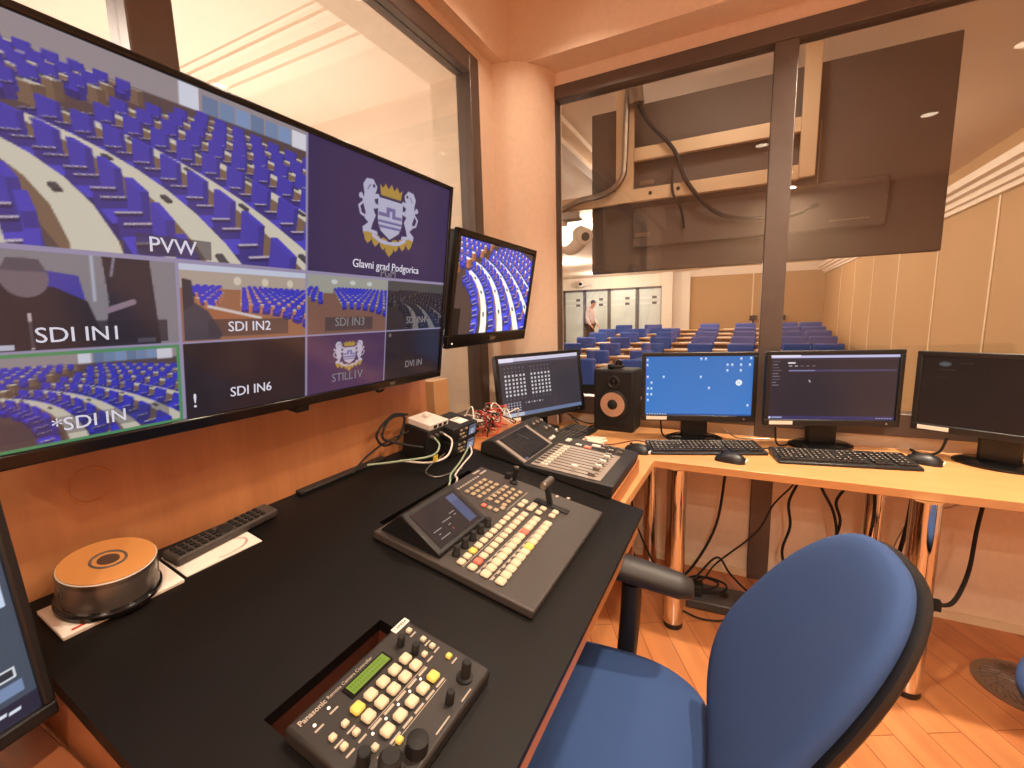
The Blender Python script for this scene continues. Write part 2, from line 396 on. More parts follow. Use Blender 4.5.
# ------------------------------------------------------------------ the booth
b = lambda *a: MB().bb(*a)
struct('floor', b(-1.5, 2.35, -2.7, 2.55, -.12, 0), M['floor'])
struct('ceiling', b(-1.5, 2.35, -2.7, 2.55, 2.95, 3.05), M['ceil'])
struct('wall_back', b(-1.5, 2.35, -2.8, -2.7, 0, 2.95), M['wall'])
struct('wall_right', b(2.2, 2.32, -2.7, 2.52, 0, 2.95), M['wall'])
wl = b(-1.42, -1.19, -2.7, -1.5, 0, 2.95).bb(-1.42, -1.19, -1.5, 2.058, 0, .80).bb(-1.27, -1.19, -1.5, 2.058, 2.59, 2.95).bb(-1.27, -1.19, 2.058, 2.5, 0, 2.95)
struct('wall_left', wl, M['wall'])
struct('trim_1', b(-1.19, -1.13, -2.7, 2.27, 2.63, 2.95), M['wall'])
struct('trim_2', b(-1.19, 2.2, 2.27, 2.52, 2.63, 2.95), M['wall'])
struct('wall_front', b(-1.19, 2.2, 2.44, 2.52, 2.566, 2.63).bb(-1.19, -1.0, 2.44, 2.52, 0, 2.566), M['wall'])
col = MB().lathe([(.28, 0), (.28, 2.63)], (-1.22, 2.47, 0), n=64); struct('column', col, M['wall'])
# deep outer reveal of the left window
struct('trim_3', b(-1.42, -1.27, 1.978, 2.62, -.3, 2.95).bb(-1.42, -1.27, -1.5, 1.978, 2.503, 2.95), M['reveal'])

def window(name, bars, panes, m=M['frame']):
    w = bpy.data.objects.new(name, None); COL.objects.link(w); w['kind'] = 'structure'
    for n, d in bars: MB().bb(*d).build(n, m, w, bevel=.004)
    for d in panes: MB().bb(*d).build('pane', M['pane'], w)
    return w
window('window_1', [('frame_jamb', (-1.27, -1.19, 1.978, 2.058, .80, 2.59)), ('frame_head', (-1.27, -1.19, -1.5, 1.978, 2.503, 2.59)),
                    ('frame_sill', (-1.27, -1.19, -1.5, 1.978, .80, .885)), ('mullion', (-1.27, -1.19, .580, .676, .885, 2.503)), ('frame_jamb', (-1.27, -1.19, -1.5, -1.42, .885, 2.503))],
       [(-1.234, -1.226, .676, 1.978, .885, 2.503), (-1.234, -1.226, -1.42, .580, .885, 2.503)])
window('window_2', [('frame_jamb', (-1.003, -.939, 2.43, 2.51, 0, 2.566)), ('frame_head', (-.939, 2.2, 2.43, 2.51, 2.497, 2.566)),
                    ('mullion', (.075, .168, 2.43, 2.51, .0, 2.497)), ('mullion', (1.27, 1.36, 2.43, 2.51, .0, 2.497)),
                    ('frame_sill', (-.939, .075, 2.43, 2.51, .80, .90)), ('frame_sill', (.168, 1.27, 2.43, 2.51, .80, .90)), ('frame_sill', (1.36, 2.2, 2.43, 2.51, .80, .90))],
       [(-.939, .075, 2.466, 2.474, .90, 2.497), (.168, 1.27, 2.466, 2.474, .90, 2.497), (1.36, 2.2, 2.466, 2.474, .90, 2.497)])
struct('trim_4', b(-.939, .075, 2.455, 2.5, .03, .80).bb(.168, 1.27, 2.455, 2.5, .03, .80).bb(1.36, 2.2, 2.455, 2.5, .03, .80), M['lower'])
struct('baseboard_front', b(-.939, .075, 2.435, 2.5, 0, .035).bb(.168, 1.27, 2.435, 2.5, 0, .035).bb(1.36, 2.2, 2.435, 2.5, 0, .035), M['tanseam'])

# ------------------------------------------------------------------ the assembly hall beyond the glass
rows_top = [1.0, .91, .845, .755, .65, .54, .43, .34]
rowY = [14.3 - .85 * k for k in range(8)]
fl = MB().bb(-8, 2.23, 2.52, rowY[7] - .4, -.75, rows_top[7] - .92)
for k in range(7): fl.bb(-8, 2.23, rowY[k] - .4, rowY[k] + .45 if k else 17.0, -.75, rows_top[k] - .92)
struct('floor_hall', fl, M['hallfloor'])
struct('floor_corridor', b(-8, -1.42, -4, 2.52, -.75, -.6), M['hallfloor'])
struct('ceiling_hall', b(-1.45, 2.4, 2.55, 17.1, 2.95, 3.05).bb(-8, -1.45, 3.0, 17.1, 2.74, 2.84).bb(-1.6, -1.45, 3.0, 17.1, 2.84, 2.95), M['hallceil'])
struct('ceiling_corridor', b(-8, -1.42, -4, 2.8, 2.95, 3.05), M['hallceil'])
struct('wall_partition', b(-8, -1.62, 2.8, 3.0, -.75, 2.95), M['hallceil'])
struct('cornice_corridor', b(-8, -1.5, 2.05, 2.17, 2.90, 2.95).bb(-8, -1.5, 1.98, 2.05, 2.92, 2.95).bb(-8, -1.5, 1.86, 1.89, 2.93, 2.95).bb(-8, -1.5, 1.80, 1.82, 2.935, 2.95), M['cornice'])
struct('wall_hall_right', b(2.23, 2.4, 2.52, 17.1, -.75, 3.0), M['tan'])
struct('wall_hall_back', b(-1.65, 2.23, 17.0, 17.1, 0, 3.0), M['tan'])
struct('wall_hall_lintel', b(-8, -2.56, 17.0, 17.1, 2.3, 3.0), M['white'])
struct('pillar_hall', b(-2.56, -2.2, 16.7, 17.1, 0, 3.0).bb(-2.2, -1.65, 16.9, 17.1, 0, 3.0), M['white'])
struct('wall_hall_left', b(-8.1, -8, -4, 17.1, -.75, 3.0), M['white'])
struct('wall_corridor_back', b(-8, -1.5, -4.1, -4, -.75, 3.0), M['white'])
cn = MB()
for dx, z0, z1 in ((.05, 2.42, 2.47), (.10, 2.47, 2.53), (.17, 2.53, 2.58), (.24, 2.58, 2.66)):
    cn.bb(2.23 - dx, 2.23, 2.52, 17, z0, z1).bb(-1.65, 2.23, 17 - dx, 17, z0 + .12, z1 + .12)
struct('cornice_hall', cn, M['cornice'])
cl = MB()
for dx, z0 in ((.06, 2.93), (.12, 2.90), (.05, 2.80), (.09, 2.765)): cl.bb(-1.45, -1.45 + dx, 3.0, 16.9, z0 - .03, z0 + .015)
struct('cornice_hall_left', cl, M['cornice'])
sm = MB()
for y in (4.8, 6.35, 7.85, 9.5, 11.15, 12.75, 14.4): sm.bb(2.222, 2.23, y - .02, y + .02, -.7, 2.42)
for x in (.275,): sm.bb(x - .02, x + .02, 16.99, 17, 0, 2.54)
struct('trim_5', sm, M['tanseam'])

dr = bpy.data.objects.new('door_1', None); COL.objects.link(dr); dr['kind'] = 'structure'
xs = [-6.3, -5.45, -4.5, -3.46, -2.56]
for x in xs: MB().bb(x - .06, x + .06, 16.97, 17.07, .08, 2.3).build('frame_post', M['greyframe'], dr)
MB().bb(-6.3, -2.56, 16.97, 17.07, 2.22, 2.3).build('frame_head', M['greyframe'], dr)
for a, c in zip(xs, xs[1:]):
    p = MB().bb(a + .06, c - .06, 17.01, 17.03, .08, 2.22).build('pane', M['frost'], dr)
    mb = MB()
    for z in (1.68, 1.88): mb.bb(a + .1, c - .1, 17.0, 17.01, z, z + .05)
    mb.build('frosted_stripes', M['frostband'], p)
    mb = MB()
    for z in (1.68, 1.88): mb.bb((a + c) / 2 - .02 + .1, (a + c) / 2 + .24, 16.985, 17.0, z - .01, z + .08)
    mb.build('handle_plate', M['greyframe'], p)
struct('wall_hall_behind_doors', b(-7, -2.5, 17.6, 17.7, 0, 3), M['white'])  # plain white wall behind the glass doors

# rows of chairs and desks
hc = thing('hall_chair', 'x', 'chair', (0, 0, 0), group='blue hall chairs in rows')
MB().bb(-.255, .255, -.06, .06, .36, .92).build('backrest', M['hallblue'], hc, bevel=.03)
MB().bb(-.205, .205, .04, .40, .36, .47).build('seat', M['hallblue'], hc, bevel=.03)
for sx in (-1, 1): MB().bb(sx * .235 - .025, sx * .235 + .025, -.02, .37, .60, .65).bb(sx * .235 - .02, sx * .235 + .02, .06, .34, .3, .6).build('armrest', M['halldesk'], hc, bevel=.008)
MB().bb(-.20, .20, .05, .38, .0, .36).build('base', M['blackplastic'], hc, bevel=.01)
cols = {0: [-3.31, -2.42, -.83, .09, 1.08, 1.62], 1: [-3.62, -2.7, -1.79, -.82, .08, 1.06, 1.60], 2: [-3.65, -2.76, -1.79, -.81, .07, 1.05, 1.6], 3: [-3.74, -2.82, -1.8, -.83, .04, 1.04, 1.58],
        4: [-3.86, -2.86, -1.85, -.82, .0, 1.03, 1.57], 5: [-3.8, -2.92, -1.93], 6: [-2.98, -2.0]}
ordn = ['', 'second ', 'third ', 'fourth ', 'fifth ', 'sixth ', 'seventh ']
first = True
for k in range(7):
    for j, x in enumerate(cols[k]):
        o = hc if first else copy_tree(hc); first = False
        o.location = (x, rowY[k], rows_top[k] - .92)
        nm = ('leftmost' if j == 0 else ordn[j].strip() + ' from the left')
        tag(o, f'blue hall chair, {nm}, {ordn[k]}row from the hall back wall', 'chair', 'blue hall chairs in rows')
for k in range(7):
    z = rows_top[k] - .92; y = rowY[k] + .57
    d = thing('hall_desk', f'long pale wood hall desk of the {ordn[k]}row from the back wall', 'desk', (0, y, z), group='long wood desks in the hall')
    x0 = -4.3 if k < 6 else -3.4; x1 = 1.95 if k < 5 else -1.5
    MB().bb(x0, x1, -.13, .16, .70, .735).build('desktop', M['halldesk'], d, bevel=.005)
    MB().bb(x0, x1, .11, .14, .0, .70).build('front_panel', M['halldesk'], d)
    xsn = cols[k]
    for j, (p, q) in enumerate(zip(xsn, xsn[1:])):
        if q - p < .7: continue
        xx = (p + q) / 2 + .08 * ((j * 7 + k * 3) % 3 - 1)
        pp = MB().box((0, 0, .006), (.40, .22, .012)).build('paper_stack', M['paper']); pp.location = (xx, y + .01, z + .7352); pp.rotation_euler.z = .2 * ((j + k) % 3 - 1)
        tag(pp, f'white papers, {ordn[k] or "first "}hall row from the back wall, {ordn[j] or "first "}gap from the left', 'paper', 'white papers on the hall desks')
for x, n in ((.32, 'left'), (1.12, 'right')):
    t = thing('wall_box', f'small dark box low on the tan back wall, {n} one of two', 'box', (x, 16.93, 1.10), group='dark boxes on the back wall')
    MB().box((0, 0, 0), (.22, .12, .16)).build('case', M['blackplastic'], t, bevel=.01); MB().bb(-.03, .03, .0, .07, -.2, -.07).build('bracket', M['blackplastic'], t)

# display hung in front of the glass, seen from behind
dp = thing('hanging_display', 'huge dark display hung from the hall ceiling, seen from behind', 'display', (-.03, 3.42, 2.225))
MB().bb(-1.01, 1.01, 0, .05, -.565, .565).build('back_cover', M['display'], dp, bevel=.008)
MB().bb(-.7, .75, -.03, 0, -.40, -.12).build('electronics_cover', M['display'], dp, bevel=.012)
MB().bb(-1.0, 1.0, .05, .056, -.555, .555).build('screen', M['gloss'], dp)
pl = MB().bb(-.66, -.56, -.004, 0, .03, .06).bb(-.68, -.58, -.034, -.03, -.33, -.30).build('rating_plate', M['steel'], dp)
MB().bb(.40, .404, -.003, 0, -.16, .25).bb(.47, .67, -.033, -.03, -.35, -.346).build('cover_seams', M['steel'], dp)
mt = thing('display_mount', 'beige steel ladder frame from the ceiling holding the hanging display', 'mount', (0, 3.36, 2.95))
MB().bb(-.84, -.72, -.02, .02, -.82, 0).build('post', M['mount'], mt, bevel=.004)
MB().bb(.265, .35, -.02, .02, -.81, 0).build('post', M['mount'], mt, bevel=.004)
MB().bb(-.72, .265, -.02, .02, -.55, -.465).build('rail', M['mount'], mt, bevel=.004)
MB().bb(-1.35, .265, -.025, .018, -.82, -.735).build('rail', M['mount'], mt, bevel=.004)
MB().cyl((-.60, -.03, -.775), (-.60, -.02, -.775), .012).cyl((-.42, -.03, -.772), (-.42, -.02, -.772), .012).build('bolts', M['blackplastic'], mt)
for pts, r, lb in (([(-.74, 3.30, 2.94), (-.76, 3.30, 2.7), (-.77, 3.30, 2.4), (-.79, 3.29, 2.28), (-.9, 3.29, 2.2), (-1.1, 3.3, 2.18), (-1.28, 3.3, 2.12)], .022, 'thick grey cable bundle down the left post of the hanging display mount'),
                   ([(-.70, 3.30, 2.94), (-.68, 3.31, 2.75), (-.6, 3.31, 2.6), (-.45, 3.31, 2.42), (-.36, 3.31, 2.2), (-.15, 3.36, 1.98), (.2, 3.38, 1.93), (.38, 3.38, 1.98)], .013, 'thin cable slung diagonally across the back of the hanging display'),
                   ([(-.46, 3.33, 2.3), (-.45, 3.32, 2.15), (-.40, 3.34, 2.05), (-.38, 3.37, 1.92)], .008, 'short thin cable dangling below the lower rail of the display mount')):
    tag(MB().tube(pts, r).build('cable', M['rubber'] if r < .02 else M['steel']), lb, 'cable')
tag(MB().tube([(-.70, 3.29, 2.95), (-.70, 3.29, 2.82), (-.69, 3.29, 2.74)], .05, 10).build('cable_gland', M['steel']), 'grey cable sleeve at the ceiling beside the left post of the display mount', 'cable sleeve')
dc = thing('projector_arm', 'white curved pipe arm with a round head hanging left of the display', 'pipe', (-1.19, 3.33, 2.655))
MB().tube([(-.06, 0, -.58), (-.065, 0, -.66), (-.055, 0, -.75), (.01, 0, -.80), (.08, -.01, -.77), (.11, -.02, -.73)], .05, 14).build('pipe', M['whiteplastic'], dc)
MB().cyl((.08, .03, -.70), (.15, -.07, -.735), .065, .06, 20).build('head', M['whiteplastic'], dc, bevel=.008)
MB().cyl((.149, -.069, -.7345), (.153, -.076, -.737), .03, .03, 16).build('socket', M['devgrey'], dc)
MB().bb(-.22, .10, -.05, .05, -.60, -.545).build('bracket', M['steel'], dc, bevel=.01)
sc = thing('security_camera', 'small white camera fixed over the far glass doors', 'camera', (-5.5, 16.848, 2.5))
MB().bb(-.45, .35, .05, .15, -.08, .02).build('base_plate', M['whiteplastic'], sc, bevel=.02); MB().lathe([(.0, -.22), (.12, -.2), (.14, -.05), (.1, .05)], axis='Y').build('body', M['whiteplastic'], sc)
MB().cyl((0, -.24, 0), (0, -.2, 0), .06).build('lens', M['gloss'], sc)

# a person standing by the doors
def skinmesh(name, verts, edges, radii, m, parent=None, root=0):
    me = bpy.data.meshes.new(name); me.from_pydata(verts, edges, []); o = bpy.data.objects.new(name, me); COL.objects.link(o)
    md = o.modifiers.new('skin', 'SKIN'); md.use_smooth_shade = True
    me.skin_vertices or None
    bm = bmesh.new(); bm.from_mesh(me); lay = bm.verts.layers.skin.verify()
    bm.verts.ensure_lookup_table()
    for i, v in enumerate(bm.verts): v[lay].radius = radii[i] if isinstance(radii[i], tuple) else (radii[i], radii[i]); v[lay].use_root = (i == root)
    bm.to_mesh(me); bm.free()
    s = o.modifiers.new('sub', 'SUBSURF'); s.levels = s.render_levels = 2
    me.materials.append(m)
    if parent: o.parent = parent
    return o
PV = [(0, 0, .95), (0, 0, 1.12), (.02, 0, 1.32), (.03, 0, 1.45), (.07, 0, 1.53), (.12, 0, 1.60), (.15, 0, 1.68),
      (0, .09, .90), (.05, .10, .50), (0, .10, .09), (.16, .11, .03), (0, -.09, .90), (-.02, -.10, .50), (-.12, -.10, .10), (.03, -.11, .03),
      (.02, .19, 1.42), (.02, .24, 1.14), (.16, .22, .92), (.22, .21, .86), (.02, -.19, 1.42), (.0, -.24, 1.14), (.13, -.22, .92), (.19, -.21, .86),
      (.25, .225, .80), (.26, .205, .79), (.25, .185, .80), (.24, .17, .82), (.23, .245, .83), (.22, -.225, .80), (.23, -.205, .79), (.22, -.19, .80), (.21, -.175, .82), (.20, -.24, .83)]
PE = [(0, 1), (1, 2), (2, 3), (3, 4), (4, 5), (5, 6), (0, 7), (7, 8), (8, 9), (9, 10), (0, 11), (11, 12), (12, 13), (13, 14), (2, 15), (15, 16), (16, 17), (17, 18), (2, 19), (19, 20), (20, 21), (21, 22)] + [(18, i) for i in range(23, 28)] + [(22, i) for i in range(28, 33)]
PR = [.13, .13, .15, .07, .055, .085, .07, .09, .065, .045, .04, .09, .065, .045, .04, .06, .045, .032, .03, .06, .045, .032, .03] + [.009] * 10
pn = skinmesh('person', PV, PE, PR, M['skin'])
pn.location = (-4.55, 14.75, rows_top[0] - .92); pn.rotation_euler.z = -.15
tag(pn, 'person in a white shirt and dark trousers walking head bowed by the glass doors', 'person')
skinmesh('shirt', [PV[i] for i in (0, 1, 2, 3, 15, 16, 17, 19, 20, 21)], [(0, 1), (1, 2), (2, 3), (2, 4), (4, 5), (5, 6), (2, 7), (7, 8), (8, 9)], [.15, .15, .17, .085, .075, .06, .045, .075, .06, .045], M['shirt'], pn)
skinmesh('trousers', [(0, 0, .98)] + [PV[i] for i in (7, 8, 9, 11, 12, 13)], [(0, 1), (1, 2), (2, 3), (0, 4), (4, 5), (5, 6)], [.14, .10, .078, .065, .10, .078, .065], M['trousers'], pn)
hr = MB().lathe([(.0, .06), (.045, .05), (.074, .015), (.08, -.03), (.07, -.07)], (.112, 0, 1.70), n=16); hr.build('hair', M['hair'], pn)
MB().box((.10, .11, .03), (.26, .10, .07)).build('shoe', M['shoe'], pn, bevel=.02); MB().box((-.03, -.11, .03), (.26, .10, .07)).build('shoe', M['shoe'], pn, bevel=.02)
# ------------------------------------------------------------------ pictures
def layout_tv():
    W, H = 1120, 632; cv = Canvas(W, H, (16, 14, 18)); hw, hh, q = W // 2, H // 2, W // 4; qh = H // 4
    auditorium(cv, (0, 0, hw, hh), (8.0, -1.9, 2.9), (8.6, 5.5, .72), 52, rows=8, r0=7., pitch=1.3, a0=0, a1=100, rise=.1, glassx=.60, blue=(54, 50, 172))
    cv.clip = (0, 0, hw, hh); cv.poly([(0, hh * .40), (hw * .05, hh * .55), (hw * .09, hh * .75), (hw * .11, hh)] + [(0, hh)], (206, 202, 178)); cv.clip = (0, 0, W, H)
    cv.rect(hw, 0, W, hh, (40, 30, 70)); emblem(cv, hw + q * 1.0, hh * .45, hh * .38, 1.42)
    # row of four small pictures
    y0, y1, y2 = hh, hh + qh, H
    cv.rect(0, y0, q, y1, (128, 124, 126)); cv.rect(q * .545, y0, q * .56, y0 + qh * .5, (176, 186, 200))
    cv.poly([(q * .34, y0 + qh * .2), (q * .49, y0 + qh * .24), (q * .52, y0 + qh * .6), (q * .34, y0 + qh * .6)], (52, 48, 150))
    cv.poly([(0, y1), (0, y0 + qh * .5), (q * .18, y0 + qh * .34), (q * .38, y0 + qh * .36), (q * .52, y0 + qh * .5), (q * .60, y1)], (30, 22, 26))
    cv.disc(q * .27, y0 + qh * .28, q * .095, (104, 92, 96), qh * .19); cv.poly([(q * .18, y0 + qh * .22), (q * .21, y0 + qh * .1), (q * .33, y0 + qh * .1), (q * .36, y0 + qh * .22)], (74, 68, 76))
    cv.poly([(q * .6, y0), (q * .84, y0), (q * .85, y0 + qh * .25), (q * .88, y1), (q * .58, y1), (q * .62, y0 + qh * .5)], (30, 24, 32))
    cv.line([(q * .6, y0 + qh * .6), (q * .74, y0 + qh * .5)], 10, (136, 116, 128)); cv.line([(q * .66, y0 + 3), (q * .64, y0 + qh * .22)], 4, (120, 116, 128))
    cv.line([(q * .27, y0 + qh * .62), (q * .27, y1 - 5)], 4, (190, 170, 170)); cv.rect(q * .09, y1 - 12, q * .2, y1 - 4, (186, 190, 206)); cv.rect(q * .75, y1 - 14, q * .85, y1 - 6, (186, 190, 206))
    cv.rect(q * .2, y0 + qh * .70, q * .92, y0 + qh * .96, (22, 18, 22), .75)
    auditorium(cv, (q, y0, 2 * q, y1), (-1.5, -4.0, 2.6), (5.0, 6.0, .2), 60, rows=9, r0=4.4, a0=-25, a1=90, wall=(176, 160, 140), orange=True, floor=(150, 96, 60), rise=.1)
    cv.rect(q, y0, 2 * q, y0 + qh * .1, (200, 210, 226)); cv.poly([(q * 1.02, y0 + qh * .2), (q * 1.08, y0 + qh * .22), (q * 1.1, y0 + qh * .62), (q * 1.02, y0 + qh * .64)], (36, 36, 44))
    cv.poly([(q * 1.02, y1 - 4), (q * 1.02, y0 + qh * .6), (q * 1.1, y0 + qh * .5), (q * 1.18, y0 + qh * .6), (q * 1.28, y0 + qh * .9), (q * 1.26, y1 - 4)], (54, 52, 60))
    cv.poly([(q * 1.18, y0 + qh * .56), (q * 1.58, y0 + qh * .72), (q * 1.54, y0 + qh * .92), (q * 1.3, y0 + qh * .92)], (160, 94, 54)); cv.line([(q * 1.18, y0 + qh * .54), (q * 1.58, y0 + qh * .70)], 6, (214, 204, 196))
    auditorium(cv, (2 * q, y0, 3 * q, y1), (-3.5, -2.8, 2.6), (5.4, 4.0, .1), 58, rows=9, r0=4.4, a0=-30, a1=80, wall=(158, 160, 142), rise=.12, floor=(120, 80, 60))
    auditorium(cv, (3 * q, y0, W, y1), (7.7, -2.6, 2.8), (7.6, 5.5, .6), 64, rows=8, r0=7., pitch=1.3, a0=0, a1=90,  wall=(124, 128, 116), gain=.5, blue=(34, 34, 54), cream=(220, 216, 196))
    for k in range(3): cv.disc(2 * q + q * (.3 + .22 * k), y0 + qh * .12, 10, (206, 214, 206), 6); cv.disc(q + q * (.4 + .22 * k), y0 + qh * .2, 8, (220, 208, 180), 9)
    auditorium(cv, (0, y1, q, H), (7.7, -2.6, 3.4), (8.5, 5.5, .5), 64, rows=8, r0=7., pitch=1.3, a0=0, a1=100, rise=.1, glassx=.52, gain=.95, step=1.)
    cv.rect(q, y1, 2 * q, H, (20, 13, 14)); cv.rect(2 * q, y1, 3 * q, H, (62, 36, 70)); emblem(cv, 2.5 * q, y1 + qh * .385, qh * .33, 1.5, silver=(196, 186, 200))
    cv.rect(3 * q, y1, W, H, (22, 16, 18)); cv.disc(3 * q + 20, y1 + 14, 6, (110, 100, 100))
    S = (150, 142, 172)
    for x0, y0_, x1, y1_ in ((0, hh - 4, W, hh + 4), (0, y1 - 2, W, y1 + 2), (hw - 3, 0, hw + 3, H), (q - 4, hh, q + 2, H), (3 * q - 2, hh, 3 * q + 2, H)): cv.rect(x0, y0_, x1, y1_, S)
    g = (70, 140, 80)
    for r in ((0, y1 + 2, q - 4, y1 + 8), (0, H - 6, q - 4, H), (q - 10, y1 + 2, q - 4, H), (0, y1, 6, H)): cv.rect(*r, g)
    for cx, cy, w_ in ((.25, .455, .11), (.375, .70, .16), (.625, .70, .15)): cv.rect(W * (cx - w_ / 2), H * (cy - .022), W * (cx + w_ / 2), H * (cy + .035), (40, 36, 42), .6)
    cv.rect(0, H * .925, q * .9, H * .975, (40, 36, 42), .35)
    cv.a = cv.a * .86 + np.array((22, 20, 26))  # lifts the blacks: reflection haze of the screen painted into the picture
    return cv.half()

# big tilted multiview television
TX = (0, 1, 0); TY = (.145, 0, .989)
tv = thing('television', 'large wall television showing a grid of camera pictures of blue chairs', 'television', (-.8377, .682, 1.462), axes=(TX, TY))
W2, H2 = .512, .2915
MB().bb(-W2, W2, -H2, -H2 + .022, -.012, .006).build('bezel_bottom', M['gloss'], tv, bevel=.003)
MB().bb(-W2, W2, H2 - .012, H2, -.012, .006).bb(-W2, -W2 + .012, -H2, H2, -.012, .006).bb(W2 - .012, W2, -H2, H2, -.012, .006).build('bezel', M['gloss'], tv, bevel=.003)
MB().bb(-W2 + .004, W2 - .004, -H2 + .004, H2 - .004, -.045, -.006).bb(-.33, .33, -.23, .10, -.07, -.045).build('back_cover', M['blackplastic'], tv, bevel=.008)
SX, SY0, SY1 = W2 - .012, -H2 + .022, H2 - .012
s = layout_tv().mesh('screen', SCRDIM, tv, (-SX, SY0, 0), (2 * SX, 0, 0), (0, SY1 - SY0, 0))
SP = lambda u, v: (-SX + 2 * SX * u, SY1 - (SY1 - SY0) * v, .0012)
for body, u, v, sz, mm in (('PVW', 0.245, 0.462, 0.033, 'caption'), ('PGM', .75, .475, 0.0291, 'captiondim'), ('SDI IN1', 0.118, 0.712, 0.03, 'caption'), ('SDI IN2', 0.372, 0.705, 0.0265, 'caption'), ('SDI IN3', .625, .70, 0.0291, 'captiondim'),
                           ('SDI IN4', .875, .70, 0.0274, 'captiondim'), ('*SDI IN', 0.12, 0.95, 0.028, 'caption'), ('SDI IN6', 0.372, 0.935, 0.0265, 'caption'), ('!', .266, .945, 0.0363, 'caption'), ('STILL1V', .620, .945, 0.0291, 'captiondim'), ('DVI IN', .875, .935, 0.0274, 'captiondim'),
                           ('Glavni grad Podgorica', .75, .445, 0.0278, 'caption')):
    text('caption', body, sz, M[mm], s, SP(u, v))
text('maker_logo', 'NEC', .011, M['logo'], tv, (.28, -H2 + .011, .0065))
MB().bb(-.02, .015, -H2 - .018, -H2 + .01, -.04, -.005).build('mount_tab', M['blackplastic'], tv, bevel=.004)
MB().tube([(.25, -H2, -.03), (.26, -H2 - .016, -.03), (.28, -H2 - .016, -.03), (.29, -H2, -.03)], .004).build('cable_loop', M['rubber'], tv)
wm = MB().bb(-.2, .2, -.12, .0, -.12, -.068).build('wall_mount', M['blackplastic'], tv)

# second television
t2 = thing('television', 'smaller tilted television at the window end showing one view of the rows of blue chairs', 'television', (-.958, 1.746, 1.4626), axes=((-.02, 1, 0), (.182, 0, .983)))
W3, H3 = .357, .2205
MB().bb(-W3, W3, -H3, -H3 + .052, -.015, .008).build('bezel_bottom', M['gloss'], t2, bevel=.005)
MB().bb(-W3, W3, H3 - .024, H3, -.015, .008).bb(-W3, -W3 + .022, -H3 + .05, H3, -.015, .008).bb(W3 - .022, W3, -H3 + .05, H3, -.015, .008).build('bezel', M['gloss'], t2, bevel=.004)
MB().bb(-W3 + .006, W3 - .006, -H3 + .006, H3 - .006, -.06, -.008).build('back_cover', M['blackplastic'], t2, bevel=.01)
c2 = Canvas(600, 340, (20, 18, 20))
auditorium(c2, (0, 0, 600, 340), (8.2, -3.4, 4.6), (8.6, 4.6, .2), 56, rows=8, r0=7., pitch=1.3, a0=0, a1=100, rise=.1, blue=(60, 72, 206), cream=(244, 238, 222), wall=(196, 186, 172), glassx=.62, brown=(190, 120, 80), gain=1.1)
c2.rect(0, 244, 52, 340, (22, 18, 18)); c2.half()
s2 = c2.mesh('screen', SCR, t2, (-W3 + .022, -H3 + .052, 0), (2 * W3 - .044, 0, 0), (0, 2 * H3 - .079, 0))
text('maker_logo', 'SONY', .018, M['logo'], t2, (0, -H3 + .025, .0088), bold=.0004)
MB().bb(-.08, .08, -.08, .06, -.2, -.06).build('wall_mount', M['blackplastic'], t2)
MB().cyl((-W3 + .03, -H3 + .02, .008), (-W3 + .03, -H3 + .02, .01), .003).build('power_light', M['led'], t2)

# ------------------------------------------------------------------ desk monitors
def monitor(label, loc, xaxis, w, h, cv, tilt=0., foot=None, strip=True, smat=SCR, base=True, bez=(.018, .018, .028)):
    """loc: centre of the panel's lower edge; foot: height of that edge over the desk"""
    x = Vector(xaxis).normalized()
    t = thing('monitor', label, 'monitor', loc, axes=(x, (0, 0, 1)))
    R = Matrix.Rotation(-tilt, 3, 'X')
    def bx(x0, x1, y0, y1, z0, z1): return MB().box(R @ Vector(((x0 + x1) / 2, (y0 + y1) / 2, (z0 + z1) / 2)), (x1 - x0, y1 - y0, z1 - z0), R)
    def bx2(m, x0, x1, y0, y1, z0, z1): return m.box(R @ Vector(((x0 + x1) / 2, (y0 + y1) / 2, (z0 + z1) / 2)), (x1 - x0, y1 - y0, z1 - z0), R)
    s_, t_, b_ = bez
    f = bx(-w / 2, w / 2, 0, b_, -.012, .008); bx2(f, -w / 2, w / 2, h - t_, h, -.012, .008); bx2(f, -w / 2, -w / 2 + s_, b_, h - t_, -.012, .008); bx2(f, w / 2 - s_, w / 2, b_, h - t_, -.012, .008)
    f.build('bezel', M['blackplastic'], t, bevel=.003)
    bk = bx(-w / 2 + .004, w / 2 - .004, .004, h - .004, -.035, -.01); bx2(bk, -w * .3, w * .3, h * .15, h * .75, -.055, -.035); bk.build('back_cover', M['blackplastic'], t, bevel=.008)
    o = R @ Vector((-w / 2 + s_, b_, 0)); u = Vector((w - 2 * s_, 0, 0)); v = R @ Vector((0, h - t_ - b_, 0))
    sc = cv.mesh('screen', smat, t, o, u, v)
    if strip: tag(bx(-w / 2 + .022, -w / 2 + .115, .006, .022, .008, .009).build('label_strip', M['paper'], t), 'pale paper label strip')
    if strip: MB().cyl(R @ Vector((w / 2 - .05, b_ * .5, .008)), R @ Vector((w / 2 - .05, b_ * .5, .0095)), .004).build('power_button', M['logo'], t)
    if base:
        MB().bb(-.06, .06, -foot + .012, h * .45, -.085, -.05).build('stand_neck', M['blackplastic'], t, bevel=.01)
        rings = []
        for zz, k in ((-foot + .001, 1.), (-foot + .010, .99), (-foot + .020, .80)):
            rings.append([(.130 * k * math.cos(a), zz, -.062 + .088 * k * math.sin(a)) for a in np.linspace(0, 2 * PI, 40, endpoint=False)])
        MB().loft(rings).build('stand_base', M['gloss'], t, bevel=0)
    return t, sc

